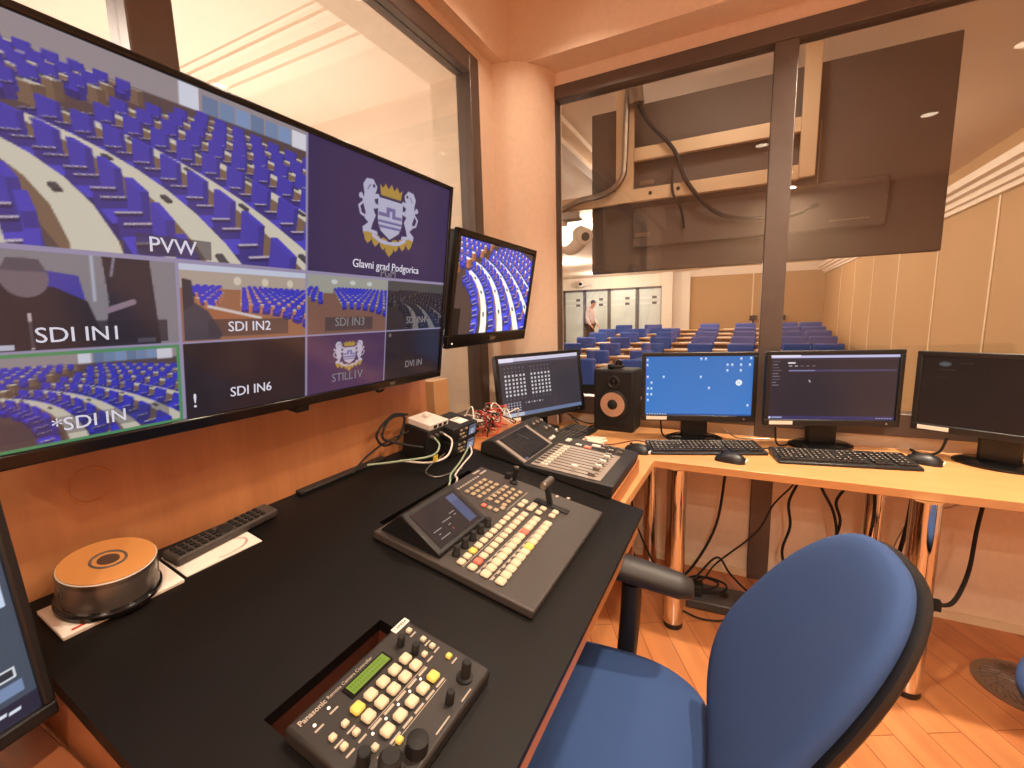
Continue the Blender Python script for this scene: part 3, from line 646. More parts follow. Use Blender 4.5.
def scr_seat_plan():
    c = Canvas(240, 140, (58, 54, 62)); c.rect(0, 0, 240, 9, (206, 202, 224)); c.rect(0, 0, 42, 12, (226, 222, 240)); c.rect(0, 10, 240, 15, (84, 80, 96))
    for bx, n in ((14, 6), (88, 6)):
        for r in range(9):
            for k in range(n):
                dim = r < 2 or r > 7
                c.rect(bx + k * 10.5, 22 + r * 9.2, bx + k * 10.5 + (3 if dim else 4.6), 22 + r * 9.2 + (4 if dim else 5), (96, 92, 102) if dim else (206, 202, 206))
    for k in range(7): c.rect(66 + k * 8, 108, 70 + k * 8, 112, (190, 186, 190) if k % 2 else (120, 116, 124))
    for r in range(4):
        for k in range(6): c.rect(8 + k * 8, 106 + r * 6, 12 + k * 8, 109 + r * 6, (170, 170, 184))
    c.rect(0, 131, 240, 140, (104, 118, 152)); c.rect(0, 131, 60, 140, (178, 186, 206)); return c
def scr_desktop():
    c = Canvas(240, 140, (44, 116, 192))
    for i in range(140): c.a[i] = np.array((42, 112, 186)) + np.array((6, 10, 12)) * (i / 140)
    for x, y in ((126, 6), (136, 6), (213, 6), (234, 5), (184, 20), (194, 20), (213, 20), (232, 20), (184, 33), (213, 33), (42, 48), (126, 48), (145, 74), (231, 114), (4, 8), (4, 20), (5, 48), (14, 62), (6, 76), (14, 76), (5, 90), (14, 90), (6, 104)):
        c.rect(x - 2.2, y - 2.4, x + 2.2, y + 2.4, (214, 230, 246)); c.rect(x - 3, y + 3.4, x + 3, y + 4.4, (150, 192, 232))
    c.disc(210, 62, 7, (240, 244, 248)); c.disc(210, 62, 4, (206, 220, 234)); c.rect(0, 136, 240, 140, (30, 84, 150))
    for k in range(8): c.rect(4 + k * 6, 137, 7 + k * 6, 139.5, (220, 230, 240))
    return c
def scr_browser():
    c = Canvas(240, 140, (36, 32, 42)); c.rect(0, 0, 240, 7, (58, 56, 84)); c.rect(0, 2, 240, 7, (190, 190, 226)); c.rect(0, 0, 58, 5, (222, 220, 240)); c.rect(0, 8, 240, 12, (46, 42, 56))
    for k, w_ in enumerate((14, 10, 12, 17, 11, 14, 15, 8, 13)): c.rect(5, 14 + k * 6.3, 5 + w_, 15.5 + k * 6.3, (110, 106, 120))
    c.rect(34, 16, 48, 19, (226, 224, 232))
    for k in range(5): c.rect(36 + k * 11, 23, 42 + k * 11, 25, (170, 166, 180) if k < 2 else (96, 92, 104))
    c.rect(36, 32, 236, 36, (62, 60, 96)); c.rect(36, 33, 86, 35, (130, 128, 176)); c.rect(24, 58, 240, 59, (44, 40, 50)); c.line([(76, 54), (78, 58)], 1.5, (200, 200, 210))
    c.rect(0, 132, 240, 140, (40, 44, 92)); c.rect(2, 134, 6, 138, (220, 224, 240)); c.rect(8, 134.5, 28, 137.5, (150, 160, 200))
    for k in range(6): c.rect(206 + k * 5, 135, 209 + k * 5, 137, (150, 154, 190))
    return c
def scr_dim():
    c = Canvas(240, 140, (30, 21, 18)); c.disc(34, 16, 9, (74, 74, 74), 5); c.rect(54, 12, 74, 14, (52, 42, 38)); c.rect(26, 26, 50, 28, (56, 44, 40)); c.rect(22, 42, 40, 44, (50, 38, 34))
    c.line([(29, 16), (39, 16)], 1.5, (100, 104, 108)); return c
def scr_left():
    c = Canvas(260, 160, (66, 76, 92)); c.rect(0, 0, 260, 26, (54, 62, 76)); c.rect(251, 0, 256, 84, (196, 210, 232))
    for k in range(7): c.rect(120, 34 + k * 14, 246 - (k * 13) % 22, 37 + k * 14, (200, 208, 222))
    c.rect(205, 124, 252, 131, (224, 228, 236)); c.rect(206, 125, 251, 130, (44, 48, 58)); c.rect(196, 134, 254, 142, (116, 136, 172)); c.rect(210, 137, 234, 139, (180, 194, 220)); c.rect(244, 96, 248, 98, (190, 198, 212))
    c.rect(0, 146, 260, 160, (40, 38, 58))
    for x, w_, y in ((206, 7, 152), (217, 10, 150), (215, 13, 154), (236, 7, 150), (244, 6, 151)): c.rect(x, y, x + w_, y + 2.2, (216, 220, 236))
    return c
HT = .75
monitor('black monitor angled at the window column showing a seating plan of small squares', (-.895, 2.12, .838), (.47, .885, 0), .56, .338, scr_seat_plan(), foot=.088, tilt=.13)
monitor('black monitor with a plain blue desktop, right of the speaker', (-.17, 2.215, .853), (.965, .26, 0), .50, .322, scr_desktop(), foot=.103)
monitor('black monitor with a dark web page, second from the right on the wood desk', (.352, 2.29, .857), (.957, .29, 0), .525, .326, scr_browser(), foot=.107)
monitor('dark dim monitor at the right end of the wood desk', (.858, 2.225, .862), (.89, -.45, 0), .50, .318, scr_dim(), foot=.112)
monitor('black monitor with white text lines on the side table, cut off by the left edge', (-.726, -.060, .868), (-.20, .98, 0), .50, .335, scr_left(), foot=.060, tilt=.11, strip=False, bez=(.012, .018, .018))
# ------------------------------------------------------------------ black control console
ZC = .785
cs = thing('control_console', 'black laminate control console along the left wall with equipment let into its top', 'console', (0, 0, 0))
def slab(rects, z0, z1):
    """one plate from grid cells: cells given by xs, ys and a keep test"""
    xs, ys, keep = rects; vi = {}; m = MB(); V = []; Fc = []
    def vid(i, j, z):
        k = (i, j, z)
        if k not in vi: vi[k] = len(V); V.append((xs[i], ys[j], z))
        return vi[k]
    K = lambda i, j: 0 <= i < len(xs) - 1 and 0 <= j < len(ys) - 1 and keep((xs[i] + xs[i + 1]) / 2, (ys[j] + ys[j + 1]) / 2)
    for i in range(len(xs) - 1):
        for j in range(len(ys) - 1):
            if not K(i, j): continue
            Fc.append((vid(i, j, z1), vid(i + 1, j, z1), vid(i + 1, j + 1, z1), vid(i, j + 1, z1))); Fc.append((vid(i, j, z0), vid(i, j + 1, z0), vid(i + 1, j + 1, z0), vid(i + 1, j, z0)))
            for (di, dj, a, c) in ((-1, 0, (0, 0), (0, 1)), (1, 0, (1, 1), (1, 0)), (0, -1, (1, 0), (0, 0)), (0, 1, (0, 1), (1, 1))):
                if not K(i + di, j + dj): Fc.append((vid(i + a[0], j + a[1], z0), vid(i + c[0], j + c[1], z0), vid(i + c[0], j + c[1], z1), vid(i + a[0], j + a[1], z1)))
    m.v, m.f = V, Fc; return m
TH = math.atan(.21); KX = Vector((math.cos(TH), 0, -math.sin(TH))); KN = Vector((math.sin(TH), 0, math.cos(TH))); KO = Vector((-.24, 0, ZC))
K4 = Matrix.Translation(KO) @ Matrix((KX, Vector((0, 1, 0)), KN)).transposed().to_4x4()      # frame of the sloping top: u down the slope to the operator, y, height
K = lambda u, y, h=0.: tuple(K4 @ Vector((u, y, h)))
AX = (tuple(KX), (0, 1, 0))
H1 = (-.512, -.2, .74, 1.13); H2_ = (-.303, -.15, .306, .522)
inside = lambda h, x, y: h[0] < x < h[1] and h[2] < y < h[3]
UB = -.750
xs = sorted({UB, .005, *H1[:2], *H2_[:2]}); ys = sorted({.192, 1.288, *H1[2:], *H2_[2:]})
slab((xs, ys, lambda x, y: not inside(H1, x, y) and not inside(H2_, x, y)), -.022, 0).xf(K4).build('top', M['black'], cs)
for h, zb in ((H1, -.08), (H2_, -.075)):
    t = .008; q = -.022
    MB().bb(h[0] - t, h[1] + t, h[2] - t, h[3] + t, zb - t, zb).bb(h[0] - t, h[0], h[2] - t, h[3] + t, zb, q).bb(h[1], h[1] + t, h[2] - t, h[3] + t, zb, q).bb(h[0], h[1], h[2] - t, h[2], zb, q).bb(h[0], h[1], h[3], h[3] + t, zb, q).xf(K4).build('recess_tray', M['redwood'], cs)
xw = -.974
zt = lambda x: ZC + .21 * (-.24 - x) - .0235
for y0, y1 in ((.194, .216), (1.262, 1.284)):
    tag(MB().prism([(xw, 0), (xw, zt(xw)), (-.262, zt(-.262)), (-.262, .62), (-.50, .50), (-.50, 0)], 'Y', y0, y1).build('end_panel', M['darkwood'], cs, bevel=.0015), 'brown wood end panel')
tag(MB().bb(-.262, -.246, .217, 1.261, .722, ZC - .0235).build('edge_apron', M['deskedge'], cs, bevel=.002), 'orange wood strip under the black top')
bbd = MB().bb(xw - .022, xw, .194, 1.240, 0, 1.32).build('backboard', M['panelwood'], cs, bevel=.002); tag(bbd, 'orange-brown wood veneer backboard')
MB().torus((xw + .0002, .322, 1.098), .030, .0022, 'X', 40, 6).build('ring_mark', M['ringmark'], bbd)
MB().bb(UB, UB + .022, .70, 1.0, .0, .010).xf(K4).build('cable_cover', M['blackplastic'], cs, bevel=.002)
for k, (y0, y1) in enumerate(((.50, .45), (.42, .37), (.36, .32))):
    pts = [K(-.30, y0, -.066), K(-.285, (y0 + y1) / 2 + .01, -.045), K(-.26, (y0 + y1) / 2, -.06), K(-.23, y1, -.06)]
    tag(MB().tube(pts, .004).build('cable', M['rubber']), ['thin black cable in the recess behind the camera controller, far end', 'thin black cable in the recess behind the camera controller, middle', 'thin black cable in the recess behind the camera controller, near end'][k], 'cable')
pw_ = MB().bb(-1.12, -1.06, 1.40, 1.497, 0, 1.119).build('post', M['palewood'], None, bevel=.003); pw_.name = 'wooden_post'
tag(pw_, 'pale wood post standing just beyond the end of the wood backboard', 'post')

# side table left of the console, carrying the monitor with white text
st = thing('side_table', 'brown wood side table at the bottom left beside the black console', 'table', (-.85, -.2, 0))
MB().bb(-.33, .33, -.5, .388, .775, .805).build('tabletop', M['darkwood'], st, bevel=.002)
for sx, sy in ((-.29, -.45), (.28, -.45), (-.29, .35), (.28, .35)): MB().cyl((sx, sy, 0), (sx, sy, .775), .022).build('leg', M['chrome'], st)

# ------------------------------------------------------------------ vision mixer
vm = thing('video_switcher', 'large grey video switcher with rows of lit square buttons and a tilted screen', 'switcher', K(-.281, .916), axes=AX)
def surf(sl, z0, x, y, h=0.):
    n = Vector((sl, 0, 1)).normalized(); return Vector((x, y, z0 - sl * x)) + n * h
RY = Matrix.Identity(3)
MB().bb(-.197, .197, -.232, .232, .0004, .020).build('body', M['devgrey'], vm, bevel=.004)
S = lambda x, y, h=0.: Vector((x - .012, y * .985, .020 + h))
def btn(x, y, d, m, nm='button', h=.007, par=vm, SS=None, RR=None):
    return MB().box((SS or S)(x, y, h / 2), (d[0], d[1], h), RR or RY).build(nm, m, par, bevel=min(d) * .15, seg=1)
sp = (.062 + .204) / 11
for r, (xa, xb, d) in enumerate(((.027, .019, .0165), (.054, .047, .0175), (.086, .080, .0205), (.121, .112, .0205))):
    for k in range(12):
        y = -.204 + sp * k; x = xa + (xb - xa) * k / 11
        m = M['button']
        if (r, k) in ((0, 2), (3, 6)): m = M['buttonyellow']
        if (r, k) in ((1, 1), (2, 8)): m = M['buttonred']
        btn(x, y, (d, d + .001), m)
for x, y in ((.019, .099), (.019, .123), (.106, .107), (.106, .131), (.046, .099), (.046, .126), (.072, .098), (.073, .126), (.047, .112)): btn(x, y, (.017, .017), M['button'])
for r in range(3):
    for k in range(5): btn(-.128 + r * .020, .062 + k * .0235, (.012, .015), M['buttonsmall'], h=.005)
for r in range(3):
    for k in range(5): btn(-.060 + r * .022, .070 + k * .0235, (.013, .014), M['buttonsmall'], h=.005)
for x, y, m in ((-.056, .03, 'buttonred'), (-.038, .030, 'buttonsmall'), (-.02, .031, 'buttonsmall'), (-.012, .052, 'buttonsmall')): btn(x, y, (.013, .014), M[m], h=.005)
g = MB()
for r in range(9): g.box(S(-.155, .06 + r * .013, .0005), (.006, .008, .001), RY)
for x0, y0, y1 in ((.068, -.21, .07), (.100, -.21, .07), (.036, -.21, .07), (-.07, .055, .18), (.0, .055, .18)): g.box(S(x0, (y0 + y1) / 2, .0004), (.0012, y1 - y0, .0008), RY)
for k in range(12):
    for x in (.070, .103): g.box(S(x, -.204 + sp * k, .0005), (.004, .012, .001), RY)
for y in (.195, .21): g.box(S(-.174 + (y - .195), y - .01, .0005), (.006, .035, .001), RY)
for y in (.225, .238): g.box(S(.075 + (y - .225) * 2.3, y, .0005), (.008, .012, .001), RY)
g.build('panel_print', M['print'], vm)
for k in range(5):
    x, y = .003 - k * .0012, -.188 + k * .0358
    MB().loft([[S(x + r * math.cos(a), y + r * math.sin(a), h) for a in np.linspace(0, 2 * PI, 18, endpoint=False)] for r, h in ((.0095, 0), (.0095, .004), (.008, .006), (.0072, .020), (.0064, .021))]).build('knob', M['rubber'], vm)
tb = MB().box(S(.084, .158, .002), (.10, .024, .004), RY).build('fader_slot', M['rubber'], vm, bevel=.002)
MB().box(S(.07, .158, .030), (.014, .012, .056), Matrix.Rotation(-.35, 3, 'Y')).build('fader_lever', M['rubber'], tb, bevel=.002)
MB().cyl(S(.060, .128, .062), S(.060, .188, .062), .0105, n=20).build('fader_handle', M['steel'], tb, bevel=.003)
j1 = MB().lathe([(.011, 0), (.012, .004), (.006, .010), (.0055, .034), (.009, .040), (.0095, .048), (.007, .052)], S(-.056, .207)).build('joystick', M['rubber'], vm)
MB().lathe([(.0075, .051), (.007, .053), (.0, .054)], S(-.056, .207)).build('joystick_cap', M['steel'], j1)
MB().lathe([(.009, 0), (.009, .014), (.008, .017)], S(-.085, .222)).build('knob', M['rubber'], vm)
ym, yn = -.2205, -.028
hs = MB().prism([(-.188, .0202), (-.142, .076), (-.134, .078), (-.026, .030), (-.026, .0202)], 'Y', ym, yn).build('screen_housing', M['blackplastic'], vm, bevel=.003)
c = Canvas(150, 96, (62, 50, 48)); c.rect(112, 8, 140, 88, (92, 98, 132)); c.rect(112, 8, 140, 26, (104, 110, 146))
for x, y, w_ in ((14, 60, 26), (52, 52, 30), (84, 44, 18), (60, 64, 8), (18, 80, 30), (22, 70, 6), (92, 52, 8)): c.rect(x, y, x + w_, y + 2, (176, 160, 156))
c.rect(62, 74, 66, 80, (150, 70, 60))
d = Vector((-.108, 0, .048)).normalized(); o = Vector((-.026, 0, .030)) + d * .010; nrm = Vector((.048, 0, .108)).normalized() * .0012
c.mesh('screen', SCRDIM, hs, o + nrm + Vector((0, ym + .014, 0)), (0, yn - ym - .028, 0), d * .098)

# ------------------------------------------------------------------ camera controller
cc_ = thing('camera_controller', 'small dark camera remote controller with green display at the near edge of the console', 'controller', K(-.172, .4145), axes=AX)
RY2 = Matrix.Identity(3); S2 = lambda x, y, h=0.: Vector((x * .97 + .001, y * .975, .025 + h))
MB().bb(-.0855, .0855, -.1135, .1135, .0004, .025).build('body', M['devdark'], cc_, bevel=.005)
c = Canvas(80, 24, (134, 160, 44))
for r in range(2):
    for k in range(14): c.rect(4 + k * 5, 4 + r * 9, 7 + k * 5, 10 + r * 9, (112, 140, 36))
lb = MB().box(S2(-.0585, .0, .0008), (.022, .080, .0016), RY2).build('display_window', M['gloss'], cc_)
dx = (S2(1, 0) - S2(0, 0)).normalized()
tag(c.mesh('display', SCR, lb, S2(-.0505, -.0355, .0022), (0, .071, 0), dx * -.0165), 'lit green text display')
B2 = lambda x, y, d, m, h=.008: btn(x, y, d, m, par=cc_, SS=S2, RR=RY2, h=h)
for k in range(5):
    y = .0495 - k * .0245
    B2(-.031, y, (.0155, .0165), M['buttonyellow'] if k == 4 else M['button']); B2(-.011, y, (.0155, .0165), M['button']); B2(.0225, y, (.0155, .0165), M['buttonyellow'] if k == 0 else M['button'])
for x, y, m in ((-.063, .096, 'button'), (-.033, .096, 'button'), (-.013, .094, 'button'), (-.013, .074, 'button'), (.02, .094, 'buttonyellow'), (-.029, -.072, 'button'), (-.009, -.072, 'button'), (-.028, -.093, 'button'), (-.008, -.093, 'button'), (.024, -.073, 'button'), (.043, -.049, 'buttonyellow')): B2(x, y, (.0085, .0085), M[m], .006)
g = MB()
for k in range(5): g.box(S2(.003, .0495 - k * .0245, .0006), (.0035, .018, .001), RY2).box(S2(.036, .0495 - k * .0245, .0006), (.003, .018, .001), RY2)
for x, y in ((-.054, .096), (-.024, .096), (-.004, .094), (-.002, .074), (.031, .094), (-.018, -.072), (.002, -.072), (-.017, -.093), (.003, -.093), (.035, -.073), (-.056, -.066), (-.052, -.093)): g.box(S2(x, y, .0004), (.0025, .013, .0008), RY2)
for x, y, l in ((.085, .0, .03), (.087, .055, .024)): g.box(S2(x - .008, y, .0004), (.002, l, .0008), RY2)
g.build('panel_print', M['print'], cc_)
for x in (.040, -.001): MB().box(S2(x, 0, .0003), (.0008, .115, .0006), RY2).build('panel_line', M['print'], cc_)
led = MB()
for k in range(5): led.cyl(S2(.0085, .0445 - k * .0245 - .007, 0), S2(.0085, .0445 - k * .0245 - .007, .0012), .0018, n=10)
for x, y in ((-.064, -.068), (-.06, -.094)): led.cyl(S2(x, y, 0), S2(x, y, .0012), .002, n=10)
led.build('indicator_lights', M['led'], cc_)
tag(MB().box(S2(-.083, .098, .0005), (.011, .034, .001), RY2).build('paper_label', M['paper'], cc_), 'white paper label')
text('label_print', 'CAMERA', .007, M['gloss'], cc_, S2(-.083, .098, .0012), (0, 1, 0), dx * -1, depth=.0001)
text('maker_logo', 'Panasonic', .0105, M['print'], cc_, S2(-.0755, -.084, .0008), (0, 1, 0), dx * -1, depth=.0002, bold=.0002)
text('panel_print', 'Remote Camera Controller', .0072, M['print'], cc_, S2(-.076, -.018, .0008), (0, 1, 0), dx * -1, depth=.0002)
def knob(par, SS, x, y, r, h, m=M['rubber'], skirt=0):
    pr = ([(r * 1.7, 0), (r * 1.7, .003), (r * 1.05, .004)] if skirt else [(r, 0)]) + [(r, h * .3), (r * .95, h * .93), (r * .8, h), (0, h)]
    pr = [(a, z) for a, z in pr if a > 0] 
    return MB().loft([[SS(x + a * math.cos(t), y + a * math.sin(t), z) for t in np.linspace(0, 2 * PI, 24, endpoint=False)] for a, z in pr]).build('knob', m, par)
for x, y, r, h, sk in ((-.056, .067, .0062, .018, 0), (-.028, .069, .0062, .018, 0), (.061, .078, .0075, .030, 1), (.065, .032, .0065, .020, 0), (.068, -.045, .0145, .020, 0), (.025, -.094, .0085, .022, 0)): knob(cc_, S2, x, y, r, h, skirt=sk)
jy = knob(cc_, S2, .064, -.094, .019, .006); jy.name = 'joystick'
MB().lathe([(.006, .0), (.006, .016), (.013, .020), (.014, .034), (.010, .040)], S2(.064, -.094, .004)).build('joystick_handle', M['rubber'], jy)

# ------------------------------------------------------------------ audio mixer on its wooden riser
rs = MB().prism([(-.975, HT + .0005), (-.975, ZC + .21 * (-.24 + .975)), (-.330, ZC + .21 * (-.24 + .330)), (-.330, HT + .0005)], 'Y', 1.296, 1.70).build('riser_board', M['deskedge'], None, bevel=.002); tag(rs, 'sloping orange wood riser under the audio mixer', 'board')
am = thing('audio_mixer', 'digital audio mixer with a tilted touch screen and rows of faders', 'mixer', K(-.325, 1.47), axes=AX)
MB().prism([(-.235, .0004), (-.237, .036), (-.205, .055), (-.190, .056), (-.060, .014), (.226, .042), (.231, .037), (.231, .0004)], 'Y', -.19, .19).build('body', M['mixbody'], am, bevel=.004)
slA = -.028 / .286; RA = Matrix.Rotation(math.atan(slA), 3, 'Y'); SA = lambda x, y, h=0.: surf(slA, .014 + slA * -.060, x, y, h)
slB = .042 / .130; RB = Matrix.Rotation(math.atan(slB), 3, 'Y'); SB = lambda x, y, h=0.: surf(slB, .014 - slB * .060, x, y, h)
fp = MB().box(SA(.068, -.045, .0008), (.236, .262, .0016), RA).build('fader_panel', M['mixpanel'], am)
tag(fp, 'light grey fader panel')
g = MB()
for k in range(9): g.box(SA(.085, -.152 + k * .0262, .0018), (.165, .004, .0008), RA)
for k in range(9): g.box(SA(-.037, -.152 + k * .0262, .0018), (.020, .010, .0008), RA)
g.build('fader_slots', M['dark'], fp)
for k in range(9):
    x = .150 if k not in (1,) else .085
    MB().box(SA(x, -.152 + k * .0262, .008), (.022, .013, .012), RA).build('fader_cap', M['whiteplastic'] if k % 2 else M['steel'], am, bevel=.002)
for k in range(9):
    for q in range(2): MB().box(SA(-.016 + q * .013, -.152 + k * .0262, .003), (.009, .010, .004), RA).build('button', M['cream'], am)
for x, y, m, d in ((.058, .105, 'buttonred', (.026, .022)), (.080, .140, 'whiteplastic', (.032, .022)), (.02, .11, 'whiteplastic', (.022, .014)), (-.03, .13, 'whiteplastic', (.02, .012)), (-.03, .15, 'cream', (.02, .012))): MB().box(SA(x, y, .003), (d[0], d[1], .006), RA).build('button', M[m], am, bevel=.002)
for r in range(2):
    for k in range(3): knob(am, SA, .112 + k * .032, .118 + r * .036, .010, .009, M['steel'])
rim = MB().box(SB(-.126, -.062, .001), (.124, .246, .002), RB).build('screen_frame', M['mixpanel'], am, bevel=.002)
c = Canvas(140, 90, (42, 38, 38)); c.rect(0, 0, 140, 90, (46, 42, 42))
for k in range(7): c.rect(6 + k * 19, 20, 20 + k * 19, 80, (56, 50, 48))
c.line([(78, 10), (94, 40)], 1.5, (130, 124, 118)); c.rect(2, 82, 16, 88, (110, 116, 136)); c.line([(20, 60), (60, 40), (110, 66)], 1, (92, 60, 54))
dB = (SB(1, 0) - SB(0, 0)).normalized()
c.mesh('touch_screen', SCRDIM, rim, SB(-.069, -.168, .0028), (0, .208, 0), dB * -.120)
for x, y in ((-.085, .082), (-.085, .108)): MB().box(SB(x, y, .003), (.012, .020, .006), RB).build('button', M['whiteplastic'], am)
for x, y in ((-.17, .09), (-.17, .125), (-.17, .16), (-.13, .125), (-.13, .16), (-.095, .155)): knob(am, SB, x, y, .009, .013, M['steel'])

# ------------------------------------------------------------------ small equipment stack at the back
def rack(nm, lb, h0, h, x0=-.115, x1=.0, y0=-.072, y1=.072):
    t = thing(nm, lb, 'equipment', K(-.600, 1.232, h0), axes=AX)
    MB().bb(x0, x1, y0, y1, 0.0004, h).build('case', M['blackplastic'], t, bevel=.003)
    c = Canvas(60, 40, (120, 128, 150))
    for k in range(5): c.rect(4 + k * 11, 4, 12 + k * 11, 12, (40, 44, 54))
    c.disc(30, 27, 9, (200, 206, 220)); c.disc(30, 27, 5, (110, 116, 140))
    c.mesh('display', SCR, t, (x1 + .0012, y0 + .092, .008), (0, .042, 0), (0, 0, h - .016))
    for r in range(3):
        for k in range(3): MB().box((x1 + .002, y0 + .040 + k * .015, .011 + r * (h - .022) / 2), (.005, .008, .006)).build('button', M['buttonsmall'] if (r + k) % 3 else M['steel'], t)
    return t
rack('recorder_unit', 'lower black half-rack unit of the stack at the back of the console', 0, .050)
rack('recorder_unit', 'upper black half-rack unit of the stack, with a paper tag on its lid', .0506, .050)
pt = thing('paper_tag', 'small white paper tag on the lid of the equipment stack', 'paper', K(-.640, 1.245, .1012), axes=AX); MB().box((0, 0, .001), (.045, .05, .002)).build('sheet', M['paper'], pt); MB().bb(-.015, -.011, -.02, .02, .002, .0023).build('print', M['devgrey'], pt)
bx = thing('converter_box', 'black converter box with plugged cables left of the equipment stack', 'converter', K(-.690, 1.128), axes=AX)
MB().bb(-.045, .05, -.05, .030, .0004, .100).build('case', M['blackplastic'], bx, bevel=.003)
for k in range(3): MB().cyl((.05, -.036 + k * .026, .082), (.062, -.036 + k * .026, .082), .006).build('connector', M['steel'], bx)
wb = thing('network_box', 'small white box lying on the black converter box at the back', 'box', K(-.690, 1.140, .1006), axes=AX)
MB().bb(-.045, .048, -.055, .045, .0, .020).build('case', M['whiteplastic'], wb, bevel=.003); MB().bb(-.02, .0, -.01, .01, .020, .030).build('aerial', M['whiteplastic'], wb, bevel=.003)
for k in range(3): MB().bb(.0482, .0492, -.036 + k * .026, -.02 + k * .026, .005, .015).build('socket', M['dark'], wb)
tg = thing('cable_tag', 'yellow tag hanging on a cable in front of the converter box', 'tag', K(-.575, 1.035, .050), axes=AX); MB().box((0, 0, 0), (.004, .017, .019)).build('tag', M['yellow'], tg)
MB().torus((0, 0, .013), .004, .001, 'X', 16, 6).build('loop', M['blackplastic'], tg)
CAB = [
 ('black cable coiled against the wood backboard left of the converter box', 'rubber', .0038, [(-.64, 1.06, .055), (-.70, 1.02, .06), (-.725, .97, .085), (-.73, 1.0, .135), (-.725, 1.06, .13), (-.72, 1.04, .07), (-.72, .975, .06), (-.73, .95, .10), (-.73, 1.01, .145), (-.725, 1.075, .135)]),
 ('black cable trailing down the backboard onto the console', 'rubber', .003, [(-.70, 1.06, .09), (-.735, 1.0, .06), (-.735, .92, .035), (-.715, .85, .014)]),
 ('pale grey cable from the converter box with the yellow tag', 'green', .003, [(-.627, 1.094, .082), (-.59, 1.07, .075), (-.58, 1.02, .06), (-.65, .95, .04), (-.71, .90, .025)]),
 ('pale grey cable looping from the converter box front to the left', 'whiteplastic', .003, [(-.627, 1.146, .082), (-.585, 1.13, .075), (-.565, 1.08, .045), (-.59, 1.02, .035), (-.66, .98, .03)]),
 ('grey-green cable from the equipment stack into the recess behind the switcher', 'green', .003, [(-.598, 1.26, .012), (-.575, 1.20, .008), (-.555, 1.14, .004), (-.53, 1.06, .004), (-.505, 1.02, .003), (-.495, .99, -.02)]),
 ('white cable beside the grey-green one in front of the equipment stack', 'whiteplastic', .0028, [(-.598, 1.275, .012), (-.565, 1.23, .008), (-.545, 1.15, .0035), (-.52, 1.07, .0035), (-.500, 1.05, .003), (-.492, 1.02, -.015)]),
 ('thin grey cable curving on the black top in front of the converter box', 'steel', .0025, [(-.612, 1.14, .02), (-.60, 1.03, .003), (-.55, 1.02, .003), (-.53, 1.12, .003)]),
]
for lb, m, r, pts in CAB: tag(MB().tube([K(*p) for p in pts], r).build('cable', M[m]), lb, 'cable')
rng = random.Random(3)
cols_ = ['red', 'whiteplastic', 'rubber', 'steel', 'red', 'whiteplastic', 'redwood', 'whiteplastic', 'red', 'rubber', 'whiteplastic', 'steel']
names_ = {'red': 'red', 'whiteplastic': 'white', 'rubber': 'black', 'steel': 'grey', 'redwood': 'dark red'}
for k in range(26):
    m = cols_[k % 12]; p = Vector((-.66 + rng.uniform(-.05, .03), 1.35 + k * .009, .006))
    pts = [p]
    for q in range(4): pts.append(p + Vector((rng.uniform(-.05, .07), rng.uniform(-.06, .06) + .015 * q, .015 + rng.uniform(0, .075) * (1 if q < 3 else .4))))
    tag(MB().tube([K(*v) for v in pts], .0027 if m != 'rubber' else .0024).build('patch_lead', M[m]), f'{names_[m]} audio lead in the tangle of red and white leads behind the mixer', 'cable', f'{names_[m]} leads tangled behind the mixer')

# ------------------------------------------------------------------ papers, discs, remote
bk = thing('booklet', 'white paper booklet under the disc tub, nearest the left edge', 'booklet', K(-.670, .303), axes=AX); MB().box((0, 0, .0028), (.086, .160, .005)).build('pages', M['paper'], bk, bevel=.001); MB().box((0, 0, .0057), (.086, .160, .0008)).build('cover', M['paper'], bk)
MB().box((.034, -.05, .0063), (.004, .035, .0004)).build('print', M['red'], bk)
sh = thing('paper_sheet', 'white paper with a pink curved print lying under the remote control', 'paper', K(-.678, .463), axes=AX); MB().box((0, 0, .0012), (.082, .142, .002)).build('sheet', M['paper'], sh)
ar = MB()
for k in range(16):
    a = PI * (-.1 + k / 15 * 1.0); ar.box((.012 + .022 * math.cos(a), .01 + .045 * math.sin(a), .0023), (.004, .011, .0004), Matrix.Rotation(math.atan2(.045 * math.cos(a), -.022 * math.sin(a)) - PI / 2, 3, 'Z'))
ar.build('print', M['pink'], sh)
cdx = thing('disc_tub', 'clear round tub of discs with an orange disc on top, on the white booklet', 'disc tub', K(-.680, .300, .0064), axes=AX)
MB().lathe([(.065, 0), (.0675, .002), (.0675, .008), (.064, .010)], n=48).build('base', M['gloss'], cdx)
MB().lathe([(.058, .010), (.058, .048)], n=48).build('disc_stack', M['discs'], cdx)
MB().torus((0, 0, .0605), .0605, .0012, 'Z', 48, 6).build('cover_rim', M['whiteplastic'], cdx)
tp = MB().lathe([(.0585, .0612), (.0600, .0622), (.0600, .0630)], n=48).build('top_disc', M['disc'], cdx); tag(tp, 'orange top disc')
MB().torus((0, 0, .0632), .022, .0020, 'Z', 36, 6).build('hub_ring', M['discs'], tp); MB().lathe([(.014, .0630), (.014, .0635)], n=30).build('hub', M['steel'], tp)
MB().lathe([(.0640, .009), (.0625, .058), (.0612, .0602)], n=48, caps=False).build('cover_wall', M['cover'], cdx)
rc = thing('remote_control', 'long dark grey remote control lying against the backboard', 'remote', K(-.702, .500, .0024), axes=((KX * -.10 + Vector((0, .995, 0))), (KX * -.995 - Vector((0, .10, 0)))))
MB().bb(-.109, .109, -.022, .022, 0, .018).build('body', M['devgrey'], rc, bevel=.005, seg=3)
